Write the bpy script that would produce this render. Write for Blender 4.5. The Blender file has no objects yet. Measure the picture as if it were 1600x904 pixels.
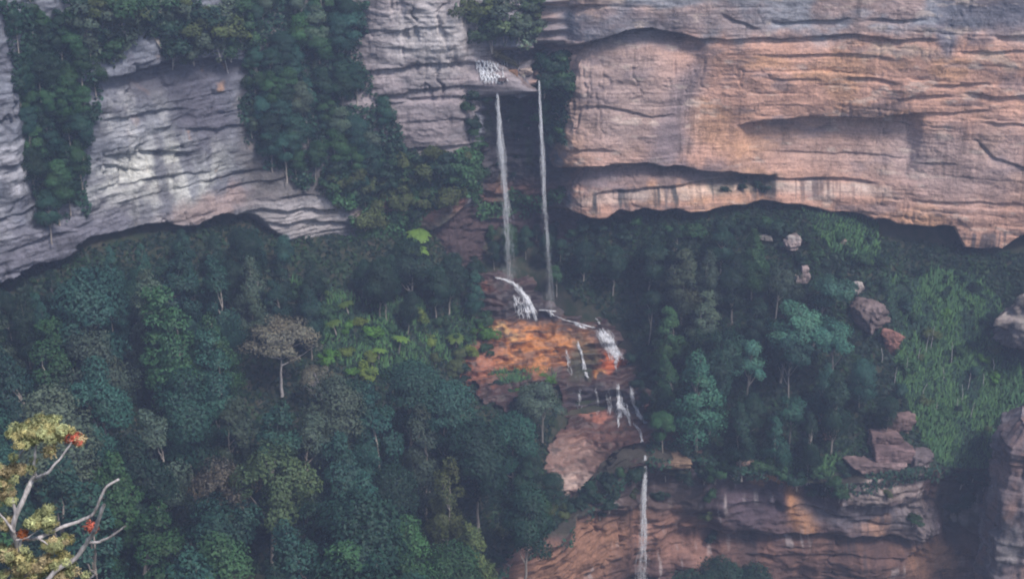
import bpy, math, random
import numpy as np
from mathutils import Vector

random.seed(7)
RS = np.random.RandomState(11)
S = bpy.context.scene
COL = S.collection
R = math.radians

# ---------------------------------------------------------------- camera
PITCH, HFOV = 22.0, 40.0
cam = bpy.data.cameras.new('camera')
cam.lens_unit = 'FOV'
cam.angle = R(HFOV)
cam.clip_start, cam.clip_end = 0.5, 3000
cam_o = bpy.data.objects.new('camera', cam)
COL.objects.link(cam_o)
cam_o.location = (0, 0, 0)
cam_o.rotation_euler = (R(90 - PITCH), 0, 0)
S.camera = cam_o

# ---------------------------------------------------------------- sky and sun
SUN_EL, SUN_AZ = 52.0, 138.0          # azimuth clockwise from +Y
SKY, SUNP = 0.066, 1.5
EXPOSURE = 1.36
w = bpy.data.worlds.new('World')
S.world = w
w.use_nodes = True
nt = w.node_tree
bg = nt.nodes['Background']
sky = nt.nodes.new('ShaderNodeTexSky')
sky.sky_type = 'NISHITA'
sky.sun_disc = False
sky.sun_elevation = R(SUN_EL)
sky.sun_rotation = R(SUN_AZ)
sky.air_density, sky.dust_density, sky.ozone_density = 1.0, 2.0, 1.0
nt.links.new(sky.outputs[0], bg.inputs[0])
bg.inputs[1].default_value = SKY
sun = bpy.data.lights.new('sun', 'SUN')
sun.energy, sun.angle = SUNP, R(14)
sun.color = (1.0, 0.93, 0.88)
sun_o = bpy.data.objects.new('sun', sun)
COL.objects.link(sun_o)
az, el = R(SUN_AZ), R(SUN_EL)
sd = Vector((math.sin(az) * math.cos(el), math.cos(az) * math.cos(el), math.sin(el)))
sun_o.rotation_euler = (-sd).to_track_quat('-Z', 'Y').to_euler()
S.view_settings.view_transform = 'Standard'
S.view_settings.look = 'None'
S.view_settings.gamma = 1
S.view_settings.exposure = EXPOSURE
S.render.engine = 'CYCLES'
S.cycles.max_bounces = 6
S.cycles.diffuse_bounces = 3
S.cycles.transparent_max_bounces = 48
S.cycles.volume_bounces = 1
S.cycles.use_denoising = True
S.cycles.pixel_filter_type = 'BLACKMAN_HARRIS'
S.cycles.filter_width = 2.0

# ---------------------------------------------------------------- picture <-> place
TH = math.tan(R(HFOV / 2))
CP, SP = math.cos(R(PITCH)), math.sin(R(PITCH))


def at(u, v, Y):
    """The point of the place seen at (u, v) of a 1600 wide picture, Y metres ahead."""
    dx, dy = (np.asarray(u) - 800) / 800 * TH, (452 - np.asarray(v)) / 800 * TH
    t = Y / (CP + dy * SP)
    return np.stack(np.broadcast_arrays(dx * t, Y * np.ones_like(t), (-SP + dy * CP) * t), -1)


def proj(P):
    P = np.asarray(P, float)
    f = P[..., 1] * CP - P[..., 2] * SP
    up = P[..., 1] * SP + P[..., 2] * CP
    f = np.maximum(f, 0.1)
    return 800 + P[..., 0] / f / TH * 800, 452 - up / f / TH * 800


# ---------------------------------------------------------------- noise
def _hash(ix, iy, iz, seed):
    h = (ix.astype(np.int64) * 374761393 + iy.astype(np.int64) * 668265263 + iz.astype(np.int64) * 2147483647 + seed * 1274126177) & 0xFFFFFFFF
    h = ((h ^ (h >> 13)) * 1274126177) & 0xFFFFFFFF
    h = ((h ^ (h >> 16)) * 2246822519) & 0xFFFFFFFF
    return ((h ^ (h >> 15)) & 0xFFFFFF) / float(0xFFFFFF) * 2 - 1


def vnoise(x, y, z, seed=0):
    x, y, z = np.broadcast_arrays(np.asarray(x, float), np.asarray(y, float), np.asarray(z, float))
    ix, iy, iz = np.floor(x), np.floor(y), np.floor(z)
    fx, fy, fz = x - ix, y - iy, z - iz
    fx, fy, fz = (a * a * (3 - 2 * a) for a in (fx, fy, fz))
    ix, iy, iz = (a.astype(np.int64) for a in (ix, iy, iz))
    r = 0
    for a in (0, 1):
        for b in (0, 1):
            for c in (0, 1):
                r = r + _hash(ix + a, iy + b, iz + c, seed) * (fx if a else 1 - fx) * (fy if b else 1 - fy) * (fz if c else 1 - fz)
    return r


def fbm(x, y, z, o=4, seed=0, g=0.5):
    r, a, t = 0, 1.0, 0.0
    for k in range(o):
        r = r + a * vnoise(x * 2 ** k, y * 2 ** k, z * 2 ** k, seed + k * 17)
        t += a
        a *= g
    return r / t


def sstep(a, b, x):
    t = np.clip((x - a) / (b - a), 0, 1)
    return t * t * (3 - 2 * t)


# ---------------------------------------------------------------- mesh helpers
def grid_faces(nr, nc):
    i = np.arange(nr - 1)[:, None] * nc + np.arange(nc - 1)[None, :]
    return np.stack([i, i + nc, i + nc + 1, i + 1], -1).reshape(-1, 4)


def mesh_of(name, V, F, mat=None, smooth=True, colour=None, normals=None):
    V = np.asarray(V, np.float32).reshape(-1, 3)
    me = bpy.data.meshes.new(name)
    if isinstance(F, np.ndarray):
        k = F.shape[1]
        me.vertices.add(len(V))
        me.vertices.foreach_set('co', V.ravel())
        me.loops.add(F.size)
        me.loops.foreach_set('vertex_index', F.astype(np.int32).ravel())
        me.polygons.add(len(F))
        me.polygons.foreach_set('loop_start', (np.arange(len(F)) * k).astype(np.int32))
        me.update(calc_edges=True)
        me.validate()
    else:
        me.from_pydata(V.tolist(), [], F)
        me.update()
    me.polygons.foreach_set('use_smooth', np.full(len(me.polygons), smooth, bool))
    if colour is not None:
        c = np.ones((len(V), 4), np.float32)
        c[:, :3] = np.clip(colour, 0, 1)
        a = me.color_attributes.new('tone', 'FLOAT_COLOR', 'POINT')
        a.data.foreach_set('color', c.ravel())
    if normals is not None:
        me.normals_split_custom_set_from_vertices(np.asarray(normals, np.float32).tolist())
    if mat:
        me.materials.append(mat)
    return me


def link(name, me, parent=None, loc=None):
    o = bpy.data.objects.new(name, me)
    COL.objects.link(o)
    if parent:
        o.parent = parent
    if loc is not None:
        o.location = loc
    return o


def tag(o, label=None, cat=None, group=None, kind=None):
    for k, val in (('label', label), ('category', cat), ('group', group), ('kind', kind)):
        if val:
            o[k] = val
    return o


def tube(pts, rad, n=6, cap=True):
    """A tapered tube along PTS: vertices and quads."""
    P = np.asarray(pts, float)
    m = len(P)
    rad = np.broadcast_to(np.asarray(rad, float), (m,))
    T = np.gradient(P, axis=0)
    T /= np.linalg.norm(T, axis=1)[:, None] + 1e-9
    up = np.array([0.31, 0.95, 0.11])
    A = np.cross(T, up)
    A /= np.linalg.norm(A, axis=1)[:, None] + 1e-9
    B = np.cross(T, A)
    th = np.arange(n) * 2 * np.pi / n
    V = P[:, None] + rad[:, None, None] * (np.cos(th)[None, :, None] * A[:, None] + np.sin(th)[None, :, None] * B[:, None])
    F = [(i * n + j, i * n + (j + 1) % n, (i + 1) * n + (j + 1) % n, (i + 1) * n + j) for i in range(m - 1) for j in range(n)]
    return V.reshape(-1, 3), F


class MB:
    def __init__(s):
        s.V, s.F, s.n = [], [], 0

    def add(s, V, F):
        s.V.append(np.asarray(V, float).reshape(-1, 3))
        s.F += [tuple(int(i) + s.n for i in f) for f in F]
        s.n += len(s.V[-1])

    def mesh(s, name, mat, smooth=True):
        return mesh_of(name, np.concatenate(s.V), s.F, mat, smooth)


def wiggle(pts, amp, seed, n=8):
    """Resample a polyline with a smooth curve and small bends."""
    P = np.asarray(pts, float)
    d = np.r_[0, np.cumsum(np.linalg.norm(np.diff(P, axis=0), axis=1))]
    k = max(n, len(P) * 3)
    t = np.linspace(0, d[-1], k)
    Q = np.stack([np.interp(t, d, P[:, i]) for i in range(3)], 1)
    Q[1:-1] = (Q[:-2] + 2 * Q[1:-1] + Q[2:]) / 4
    Q[1:-1] += amp * np.random.RandomState(seed).uniform(-1, 1, (k - 2, 3))
    return Q


# ---------------------------------------------------------------- materials
def new_mat(name):
    m = bpy.data.materials.new(name)
    m.use_nodes = True
    t = m.node_tree
    b = t.nodes['Principled BSDF']
    return m, t, b, t.nodes.new, t.links.new


def noise_node(t, vec, scale, detail=4, rough=0.55, vscale=None):
    N, L = t.nodes.new, t.links.new
    if vscale:
        mp = N('ShaderNodeMapping')
        mp.inputs['Scale'].default_value = vscale
        L(vec, mp.inputs['Vector'])
        vec = mp.outputs[0]
    n = N('ShaderNodeTexNoise')
    n.inputs['Scale'].default_value = scale
    n.inputs['Detail'].default_value = detail
    n.inputs['Roughness'].default_value = rough
    L(vec, n.inputs['Vector'])
    return n.outputs[0]


def ramp(t, fac, a, b, lo, hi):
    m = t.nodes.new('ShaderNodeMapRange')
    m.inputs[1].default_value, m.inputs[2].default_value = a, b
    m.inputs[3].default_value, m.inputs[4].default_value = lo, hi
    t.links.new(fac, m.inputs[0])
    return m.outputs[0]


def mul(t, a, b):
    m = t.nodes.new('ShaderNodeMath')
    m.operation = 'MULTIPLY'
    t.links.new(a, m.inputs[0])
    if isinstance(b, (int, float)):
        m.inputs[1].default_value = b
    else:
        t.links.new(b, m.inputs[1])
    return m.outputs[0]


def tint(t, col, fac):
    """Colour times a number."""
    m = t.nodes.new('ShaderNodeVectorMath')
    m.operation = 'SCALE'
    t.links.new(col, m.inputs[0])
    t.links.new(fac, m.inputs['Scale'])
    return m.outputs[0]


def rock_material(name, rough=0.85, band=1.0, streak=1.0, wet=False):
    m, t, b, N, L = new_mat(name)
    a = N('ShaderNodeAttribute')
    a.attribute_name = 'tone'
    co = N('ShaderNodeTexCoord').outputs['Object']
    bands = noise_node(t, co, 1.0, 5, 0.62, (0.09, 0.09, 1.5))
    thin = noise_node(t, co, 1.0, 4, 0.6, (0.05, 0.05, 3.2))
    strk = noise_node(t, co, 1.0, 4, 0.6, (1.1, 1.1, 0.07))
    patch = noise_node(t, co, 0.12, 4, 0.6)
    fine = noise_node(t, co, 2.2, 5, 0.65)
    f = ramp(t, bands, 0.3, 0.7, 1 - 0.2 * band, 1 + 0.16 * band)
    f = mul(t, f, ramp(t, thin, 0.3, 0.7, 1 - 0.1 * band, 1 + 0.08 * band))
    where = ramp(t, noise_node(t, co, 0.16, 3, 0.5, (1, 1, 0.6)), 0.48, 0.62, 0, 1)
    f = mul(t, f, ramp(t, mul(t, ramp(t, strk, 0.32, 0.62, 1, 0), where), 0, 1, 1.03, 1 - 0.5 * streak))
    f = mul(t, f, ramp(t, patch, 0.3, 0.7, 0.72, 1.22))
    f = mul(t, f, ramp(t, fine, 0.25, 0.75, 0.72, 1.26))
    for sc_, wd, lo_ in (((0.05, 0.05, 0.62), 0.011, 0.6), ((0.11, 0.11, 1.5), 0.010, 0.74), ((0.5, 0.5, 0.10), 0.010, 0.7)):      # open bedding planes and joints
        ln = noise_node(t, co, 1.0, 3, 0.55, sc_)
        ab = N('ShaderNodeMath')
        ab.operation = 'ABSOLUTE'
        sb = N('ShaderNodeMath')
        sb.operation = 'SUBTRACT'
        sb.inputs[1].default_value = 0.5
        L(ln, sb.inputs[0])
        L(sb.outputs[0], ab.inputs[0])
        pl_ = ramp(t, noise_node(t, co, 0.22, 2, 0.5, (1, 1, 1.6)), 0.46, 0.6, 0, 1)
        f = mul(t, f, ramp(t, mul(t, ramp(t, ab.outputs[0], wd * 0.4, wd * 1.8, 1, 0), pl_), 0, 1, 1, lo_))
    L(tint(t, a.outputs['Color'], f), b.inputs['Base Color'])
    b.inputs['Roughness'].default_value = rough
    b.inputs['Specular IOR Level'].default_value = 0.5 if wet else 0.25
    bp = N('ShaderNodeBump')
    bp.inputs['Strength'].default_value = 0.55
    bp.inputs['Distance'].default_value = 0.35
    L(fine, bp.inputs['Height'])
    L(bp.outputs[0], b.inputs['Normal'])
    return m


def leaf_material(name, trans=0.22):
    m, t, b, N, L = new_mat(name)
    a = N('ShaderNodeAttribute')
    a.attribute_name = 'tone'
    oi = N('ShaderNodeObjectInfo')
    mx = N('ShaderNodeMix')
    mx.data_type = 'RGBA'
    mx.blend_type = 'MULTIPLY'
    mx.inputs[0].default_value = 1
    L(a.outputs['Color'], mx.inputs[6])
    L(oi.outputs['Color'], mx.inputs[7])
    L(mx.outputs[2], b.inputs['Base Color'])
    b.inputs['Roughness'].default_value = 0.6
    b.inputs['Specular IOR Level'].default_value = 0.25
    tr = N('ShaderNodeBsdfTranslucent')
    L(mx.outputs[2], tr.inputs[0])
    ms = N('ShaderNodeMixShader')
    ms.inputs[0].default_value = trans
    L(b.outputs[0], ms.inputs[1])
    L(tr.outputs[0], ms.inputs[2])
    L(ms.outputs[0], t.nodes['Material Output'].inputs[0])
    return m


def bark_material(name, c1, c2, scale=3.0):
    m, t, b, N, L = new_mat(name)
    co = N('ShaderNodeTexCoord').outputs['Object']
    n = noise_node(t, co, scale, 4, 0.6, (1, 1, 0.25))
    mx = N('ShaderNodeMix')
    mx.data_type = 'RGBA'
    L(ramp(t, n, 0.35, 0.65, 0, 1), mx.inputs[0])
    mx.inputs[6].default_value = (*c1, 1)
    mx.inputs[7].default_value = (*c2, 1)
    L(mx.outputs[2], b.inputs['Base Color'])
    b.inputs['Roughness'].default_value = 0.8
    return m


def ground_material():
    m, t, b, N, L = new_mat('forest_floor')
    co = N('ShaderNodeTexCoord').outputs['Object']
    n = noise_node(t, co, 0.5, 6, 0.65)
    mx = N('ShaderNodeMix')
    mx.data_type = 'RGBA'
    L(ramp(t, n, 0.4, 0.62, 0, 1), mx.inputs[0])
    mx.inputs[6].default_value = (0.020, 0.032, 0.018, 1)
    mx.inputs[7].default_value = (0.055, 0.050, 0.036, 1)
    L(mx.outputs[2], b.inputs['Base Color'])
    b.inputs['Roughness'].default_value = 0.95
    b.inputs['Specular IOR Level'].default_value = 0.1
    return m


def water_material(name, lo=0.42, hi=0.62, op=0.95, zs=0.16, fade=None):
    m, t, b, N, L = new_mat(name)
    co = N('ShaderNodeTexCoord').outputs['Object']
    n = noise_node(t, co, 1.0, 4, 0.65, (3.0, 3.0, zs))
    b.inputs['Base Color'].default_value = (0.86, 0.88, 0.92, 1)
    b.inputs['Roughness'].default_value = 0.45
    al = ramp(t, n, lo, hi, 0.05, op)
    if fade:                                             # the fall frays and thins as it drops
        sp = N('ShaderNodeSeparateXYZ')
        L(co, sp.inputs[0])
        al = mul(t, al, ramp(t, sp.outputs[2], -fade, -3.0, 0.22, 1.0))
    L(al, b.inputs['Alpha'])
    return m


M_ROCK = rock_material('sandstone')
M_BED = rock_material('wet_sandstone', 0.55, 0.8, 0.7, True)
M_LEAF = leaf_material('leaves')
M_GRASS = leaf_material('grass_blades', 0.3)
M_GROUND = ground_material()
M_BARK = bark_material('grey_bark', (0.16, 0.14, 0.12), (0.34, 0.30, 0.27))
M_PALE = bark_material('pale_bark', (0.20, 0.185, 0.185), (0.52, 0.49, 0.49), 9)
M_WATER = water_material('falling_water', 0.42, 0.70, 0.48, 0.14, 38)
M_SPRAY = water_material('spray', 0.25, 0.6, 0.92, 0.5)
M_VEIL = water_material('water_veil', 0.3, 0.7, 0.5, 0.4, 38)
M_TRUNK = bark_material('gum_bark', (0.13, 0.12, 0.11), (0.27, 0.245, 0.225))

# ---------------------------------------------------------------- ground: one height field through known points
CTRL = [  # u, v, Y
    (-120, 490, 196), (0, 455, 213), (150, 398, 223), (300, 362, 239), (420, 348, 251), (560, 378, 256), (680, 372, 261),
    (740, 440, 262), (800, 434, 264.5), (860, 400, 270), (900, 360, 266), (1050, 342, 264), (1250, 326, 264), (1400, 388, 262),
    (1560, 410, 258), (1750, 420, 255),
    (830, 500, 259), (860, 485, 260), (740, 560, 250), (720, 600, 246), (870, 530, 254), (850, 600, 246), (900, 510, 256), (960, 500, 258), (960, 565, 252),
    (920, 596, 247.5), (1000, 596, 247), (940, 655, 244), (1010, 655, 244), (900, 680, 241), (960, 690, 237), (1010, 700, 231),
    (860, 760, 225), (900, 765, 225), (1000, 712, 227),
    (0, 700, 185), (0, 904, 165), (200, 600, 205), (200, 904, 172), (400, 600, 218), (400, 904, 180), (600, 500, 242), (600, 700, 212),
    (600, 904, 190), (780, 660, 228), (780, 880, 202), (450, 460, 240), (-150, 904, 160),
    (1000, 430, 260), (1060, 560, 249), (1060, 690, 234), (1200, 450, 257), (1200, 600, 243), (1300, 738, 230), (1200, 728, 230), (1110, 716, 230),
    (1400, 450, 256), (1400, 600, 243), (1430, 715, 231), (1500, 500, 251), (1500, 728, 232), (1600, 450, 252), (1600, 728, 231), (1750, 600, 238),
]
CP3 = np.concatenate([at(np.array([c[0] for c in CTRL]), np.array([c[1] for c in CTRL]), np.array([c[2] for c in CTRL])), np.array([
    (-140, 120, -92), (-140, 60, -66), (-60, 130, -112), (-10, 150, -128), (-13, 30, -27.5), (-60, 20, -20), (-10, 65, -62), (-10, 100, -96), (-60, 70, -66),
    (30, 30, -36), (40, 65, -70), (140, 240, -112), (-150, 190, -86), (20, 8, -26), (-30, 6, -14), (0, 4, -18), (60, 10, -28), (-60, 4, -14)], float)])


def _tps(r2):
    return 0.5 * r2 * np.log(r2 + 1e-9)


def fit_tps(XY, z, lam=0.02):
    n = len(XY)
    K = _tps(((XY[:, None] - XY[None]) ** 2).sum(-1)) + lam * np.eye(n) * 50
    Pm = np.c_[np.ones(n), XY]
    A = np.zeros((n + 3, n + 3))
    A[:n, :n], A[:n, n:], A[n:, :n] = K, Pm, Pm.T
    c = np.linalg.solve(A, np.r_[z, 0, 0, 0])

    def f(x, y):
        x, y = np.broadcast_arrays(np.asarray(x, float), np.asarray(y, float))
        q = np.stack([x.ravel(), y.ravel()], 1)
        out = np.empty(len(q))
        for i in range(0, len(q), 20000):
            b = q[i:i + 20000]
            out[i:i + 20000] = _tps(((b[:, None] - XY[None]) ** 2).sum(-1)) @ c[:n] + c[n] + b @ c[n + 1:]
        return out.reshape(x.shape)
    return f


ground_z = fit_tps(CP3[:, :2], CP3[:, 2])

# rim of the gorge (picture u, v and Y): the ground stops there and the lower cliff drops away
RIM = [(600, 1180, 150), (700, 1000, 182), (780, 890, 201), (830, 835, 208.5), (880, 792, 214), (940, 748, 220), (1000, 713, 226), (1060, 716, 227), (1115, 720, 228),
       (1200, 735, 228), (1300, 748, 228), (1440, 724, 229), (1480, 735, 230.5), (1540, 738, 230.5), (1580, 738, 228), (1720, 742, 227)]
RIM3 = at(np.array([r[0] for r in RIM]), np.array([r[1] for r in RIM]), np.array([float(r[2]) for r in RIM]))


def in_poly(x, y, poly):
    x, y = np.asarray(x, float), np.asarray(y, float)
    c = np.zeros(np.broadcast(x, y).shape, bool)
    n = len(poly)
    for i in range(n):
        x0, y0 = poly[i][0], poly[i][1]
        x1, y1 = poly[i - 1][0], poly[i - 1][1]
        if y0 == y1:
            continue
        c ^= ((y0 > y) != (y1 > y)) & (x < (x1 - x0) * (y - y0) / (y1 - y0) + x0)
    return c


GORGE = [tuple(p[:2]) for p in RIM3] + [(150, 226), (150, 120), (RIM3[0][0], 120)]

BED_POLY = [(705, 560), (735, 515), (720, 460), (735, 436), (790, 424), (830, 430), (880, 470), (935, 486), (975, 520), (1005, 570), (1020, 640), (1048, 668), (1095, 712), (1060, 722), (1010, 722),
            (960, 745), (905, 785), (868, 770), (850, 735), (870, 690), (890, 640), (870, 600), (820, 612), (780, 640), (735, 600)]

xs = np.arange(-165, 151, 1.25)
ys = np.concatenate([np.arange(4, 150, 3.0), np.arange(150, 282, 1.1)])
GX, GY = np.meshgrid(xs, ys)
GZ = ground_z(GX, GY) + 0.7 * fbm(GX / 6, GY / 6, 0, 4, 3)
gu, gv = proj(np.stack([GX, GY, GZ], -1))
bed_in = in_poly(gu, gv, BED_POLY)
GZ = np.where(bed_in & (GY > 215), GZ - 3.0, GZ)
V = np.stack([GX, GY, GZ], -1).reshape(-1, 3)
F = grid_faces(*GX.shape)[:, ::-1]
cut = in_poly(V[:, 0], V[:, 1], GORGE)
F = F[~cut[F].any(1)]
tag(link('ground', mesh_of('ground', V, F, M_GROUND)), 'forested valley side falling from the cliffs to the gorge', None, None, 'structure')

# floor of the gorge below the lower cliff
GX2, GY2 = np.meshgrid(np.arange(-60, 151, 2.0), np.arange(110, 236, 2.0))
GZ2 = -172 + 0.8 * fbm(GX2 / 8, GY2 / 8, 0, 4, 9) + 16 * np.exp(-((GX2 - 34) / 16) ** 2 - ((GY2 - 216) / 10) ** 2)
tag(link('gorge_floor', mesh_of('gorge_floor', np.stack([GX2, GY2, GZ2], -1), grid_faces(*GX2.shape)[:, ::-1], M_GROUND)), 'dark floor of the gorge under the lower cliff', None, None, 'structure')


# ---------------------------------------------------------------- cliffs
def interp_line(u, pts):
    return np.interp(u, [p[0] for p in pts], [p[1] for p in pts])


def overhang(u, v, pts, depth, h, sharp=3.0, fade=14.0):
    """Recess under a line: zero above it, DEPTH metres below it, dying out over H pixels."""
    t = v - interp_line(u, pts)
    e = sstep(pts[0][0] - fade, pts[0][0] + fade, u) * (1 - sstep(pts[-1][0] - fade, pts[-1][0] + fade, u))
    return -depth * e * sstep(-sharp * 0.3, sharp, t) * np.exp(-np.maximum(t, 0) / h)


def strata(z, s, seed, lo, hi, amp):
    r = np.random.RandomState(seed)
    th = np.exp(r.normal(0.75, 0.6, 90)) + 0.4
    edge = lo - 4 + np.cumsum(th)
    k = np.clip(np.searchsorted(edge, z), 1, 89)
    f = (z - edge[k - 1])
    o = r.uniform(-1, 1, 91)[k]
    m = 0.4 + 1.1 * vnoise(s / 11.0, k * 3.7, 0.5, seed + 2)
    here = sstep(-0.05, 0.5, vnoise(s / 10.0, k * 1.9, 2.5, seed + 3) + 0.25 * vnoise(s / 2.5, k * 1.3, 7.5, seed + 4))
    joint = np.exp(-np.maximum(f, 0) / 0.3) * here
    blk = np.floor(s / 5.5 + 2.8 * vnoise(s / 17, k * 5.1, 0.0, seed + 8) + k * 0.37).astype(np.int64)
    chip = _hash(blk, k.astype(np.int64), np.zeros_like(k), seed + 5)
    return amp * (0.55 * o * m + 0.3 * chip * sstep(-0.2, 0.5, vnoise(s / 15, z / 9, 1.5, seed + 6)) - 0.9 * joint)


def plan_curve(P, ds):
    P = np.asarray(P, float)
    # Chaikin rounding, then even spacing
    for _ in range(2):
        Q = np.empty((2 * len(P) - 2, 2))
        Q[0::2], Q[1::2] = 0.75 * P[:-1] + 0.25 * P[1:], 0.25 * P[:-1] + 0.75 * P[1:]
        P = np.concatenate([P[:1], Q, P[-1:]])
    d = np.r_[0, np.cumsum(np.linalg.norm(np.diff(P, axis=0), axis=1))]
    s = np.arange(0, d[-1], ds)
    C = np.stack([np.interp(s, d, P[:, 0]), np.interp(s, d, P[:, 1])], 1)
    T = np.gradient(C, axis=0)
    for _ in range(10):
        T[1:-1] = (T[:-2] + 2 * T[1:-1] + T[2:]) / 4
    T /= np.linalg.norm(T, axis=1)[:, None]
    return s, C, np.stack([T[:, 1], -T[:, 0]], 1)      # normal: to the right of travel


def blob(u, v, cu, cv, ru, rv, rot=0.0, soft=0.5):
    c, s_ = math.cos(R(rot)), math.sin(R(rot))
    a, b = (u - cu), (v - cv)
    d = np.sqrt(((a * c + b * s_) / ru) ** 2 + ((-a * s_ + b * c) / rv) ** 2)
    return 1 - sstep(1 - soft, 1 + soft, d)


def mixc(c, col, m):
    return c * (1 - m[..., None]) + np.asarray(col) * m[..., None]


# --- the upper wall: grey cliff, buttress, alcove of the falls, orange cliff
UP_PLAN = [(-124, 162), (-112, 172), (-82, 209), (-62, 232), (-46, 250), (-34, 258), (-20, 259), (-9.5, 259), (-6.5, 266), (-3, 273), (3, 274), (8, 271), (10.5, 263), (17, 261), (40, 263), (64, 263), (100, 258), (130, 252)]
OVERS_RIGHT = [
    ([(868, 74), (905, 70), (950, 60), (985, 48), (1015, 45), (1062, 53), (1095, 61)], 5.5, 26),
    ([(1090, 61), (1200, 60), (1330, 55), (1400, 62)], 1.6, 10),
    ([(1165, 198), (1200, 190), (1250, 185), (1350, 188), (1432, 179)], 3.6, 55),
    ([(1430, 179), (1480, 178), (1545, 174)], 0.9, 6),
    ([(862, 263), (950, 261), (1010, 257), (1060, 262), (1110, 270), (1205, 276)], 5.0, 26),
    ([(930, 306), (1010, 297), (1090, 290), (1200, 278), (1290, 282), (1365, 288)], 1.6, 9),
    ([(1325, 124), (1365, 124), (1400, 130)], 1.3, 6), ([(1462, 134), (1540, 132)], 1.2, 6), ([(1408, 155), (1440, 152), (1480, 150)], 1.4, 6),
    ([(1515, 146), (1560, 152), (1600, 150), (1700, 152)], 1.6, 7), ([(1545, 192), (1600, 196), (1700, 194)], 1.0, 5), ([(1210, 33), (1320, 30)], 1.2, 7), ([(1360, 30), (1440, 31)], 1.2, 6),
    ([(1195, 88), (1300, 84), (1390, 90)], 0.7, 5), ([(1195, 122), (1280, 124)], 0.7, 5), ([(1350, 60), (1460, 62)], 1.3, 6), ([(1560, 56), (1660, 58)], 1.5, 7),
    ([(1500, 82), (1600, 80)], 0.9, 5), ([(900, 170), (950, 168), (1020, 182), (1050, 180)], 0.9, 6), ([(880, 236), (960, 236)], 0.9, 6), ([(1525, 218), (1550, 244), (1600, 263), (1660, 262)], 0.9, 6),
    ([(1440, 258), (1490, 256)], 0.9, 6), ([(1200, 240), (1300, 246), (1420, 250)], 0.6, 6), ([(1420, 314), (1600, 318)], 0.7, 6), ([(850, 12), (940, 8)], 1.5, 9), ([(1130, 20), (1180, 45)], 1.0, 8),
]
OVERS_LEFT = [
    ([(140, 128), (200, 118), (270, 100), (330, 92), (385, 96)], 3.4, 28),
    ([(170, 190), (240, 176), (300, 172)], 0.9, 8), ([(175, 246), (230, 238), (300, 240)], 1.5, 9), ([(165, 262), (190, 262), (225, 268)], 1.0, 8), ([(290, 204), (385, 196)], 1.2, 7),
    ([(160, 298), (220, 284), (330, 268)], 0.7, 7), ([(0, 190), (45, 180)], 1.6, 8), ([(0, 262), (40, 258)], 1.2, 8), ([(0, 345), (100, 322)], 1.0, 9), ([(0, 402), (110, 360)], 0.8, 8),
    ([(410, 325), (470, 318), (540, 322)], 1.9, 9), ([(415, 345), (480, 338), (560, 346)], 1.8, 8), ([(430, 300), (500, 296)], 1.2, 7), ([(345, 300), (440, 268)], 0.9, 8), ([(350, 345), (405, 322)], 1.5, 9),
    ([(548, 112), (620, 106), (690, 98), (765, 92)], 2.0, 11), ([(590, 150), (650, 142), (740, 130)], 1.2, 8), ([(600, 160), (680, 152), (735, 148)], 1.0, 7),
    ([(555, 50), (640, 44), (700, 40)], 0.7, 8), ([(620, 236), (700, 228), (735, 222)], 1.4, 11), ([(580, 285), (700, 280), (770, 300)], 2.0, 14), ([(640, 190), (730, 184)], 0.6, 6),
]
BASE = [(-300, 560), (-100, 492), (0, 447), (90, 407), (140, 376), (230, 352), (300, 352), (345, 335), (400, 338), (440, 372), (560, 376), (640, 372), (700, 350), (745, 320), (800, 312), (870, 325), (895, 338), (930, 342), (1000, 327), (1100, 330), (1200, 319), (1250, 318),
        (1320, 336), (1370, 342), (1400, 349), (1490, 353), (1506, 384), (1566, 391), (1600, 364), (1700, 370), (1900, 380)]


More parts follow.
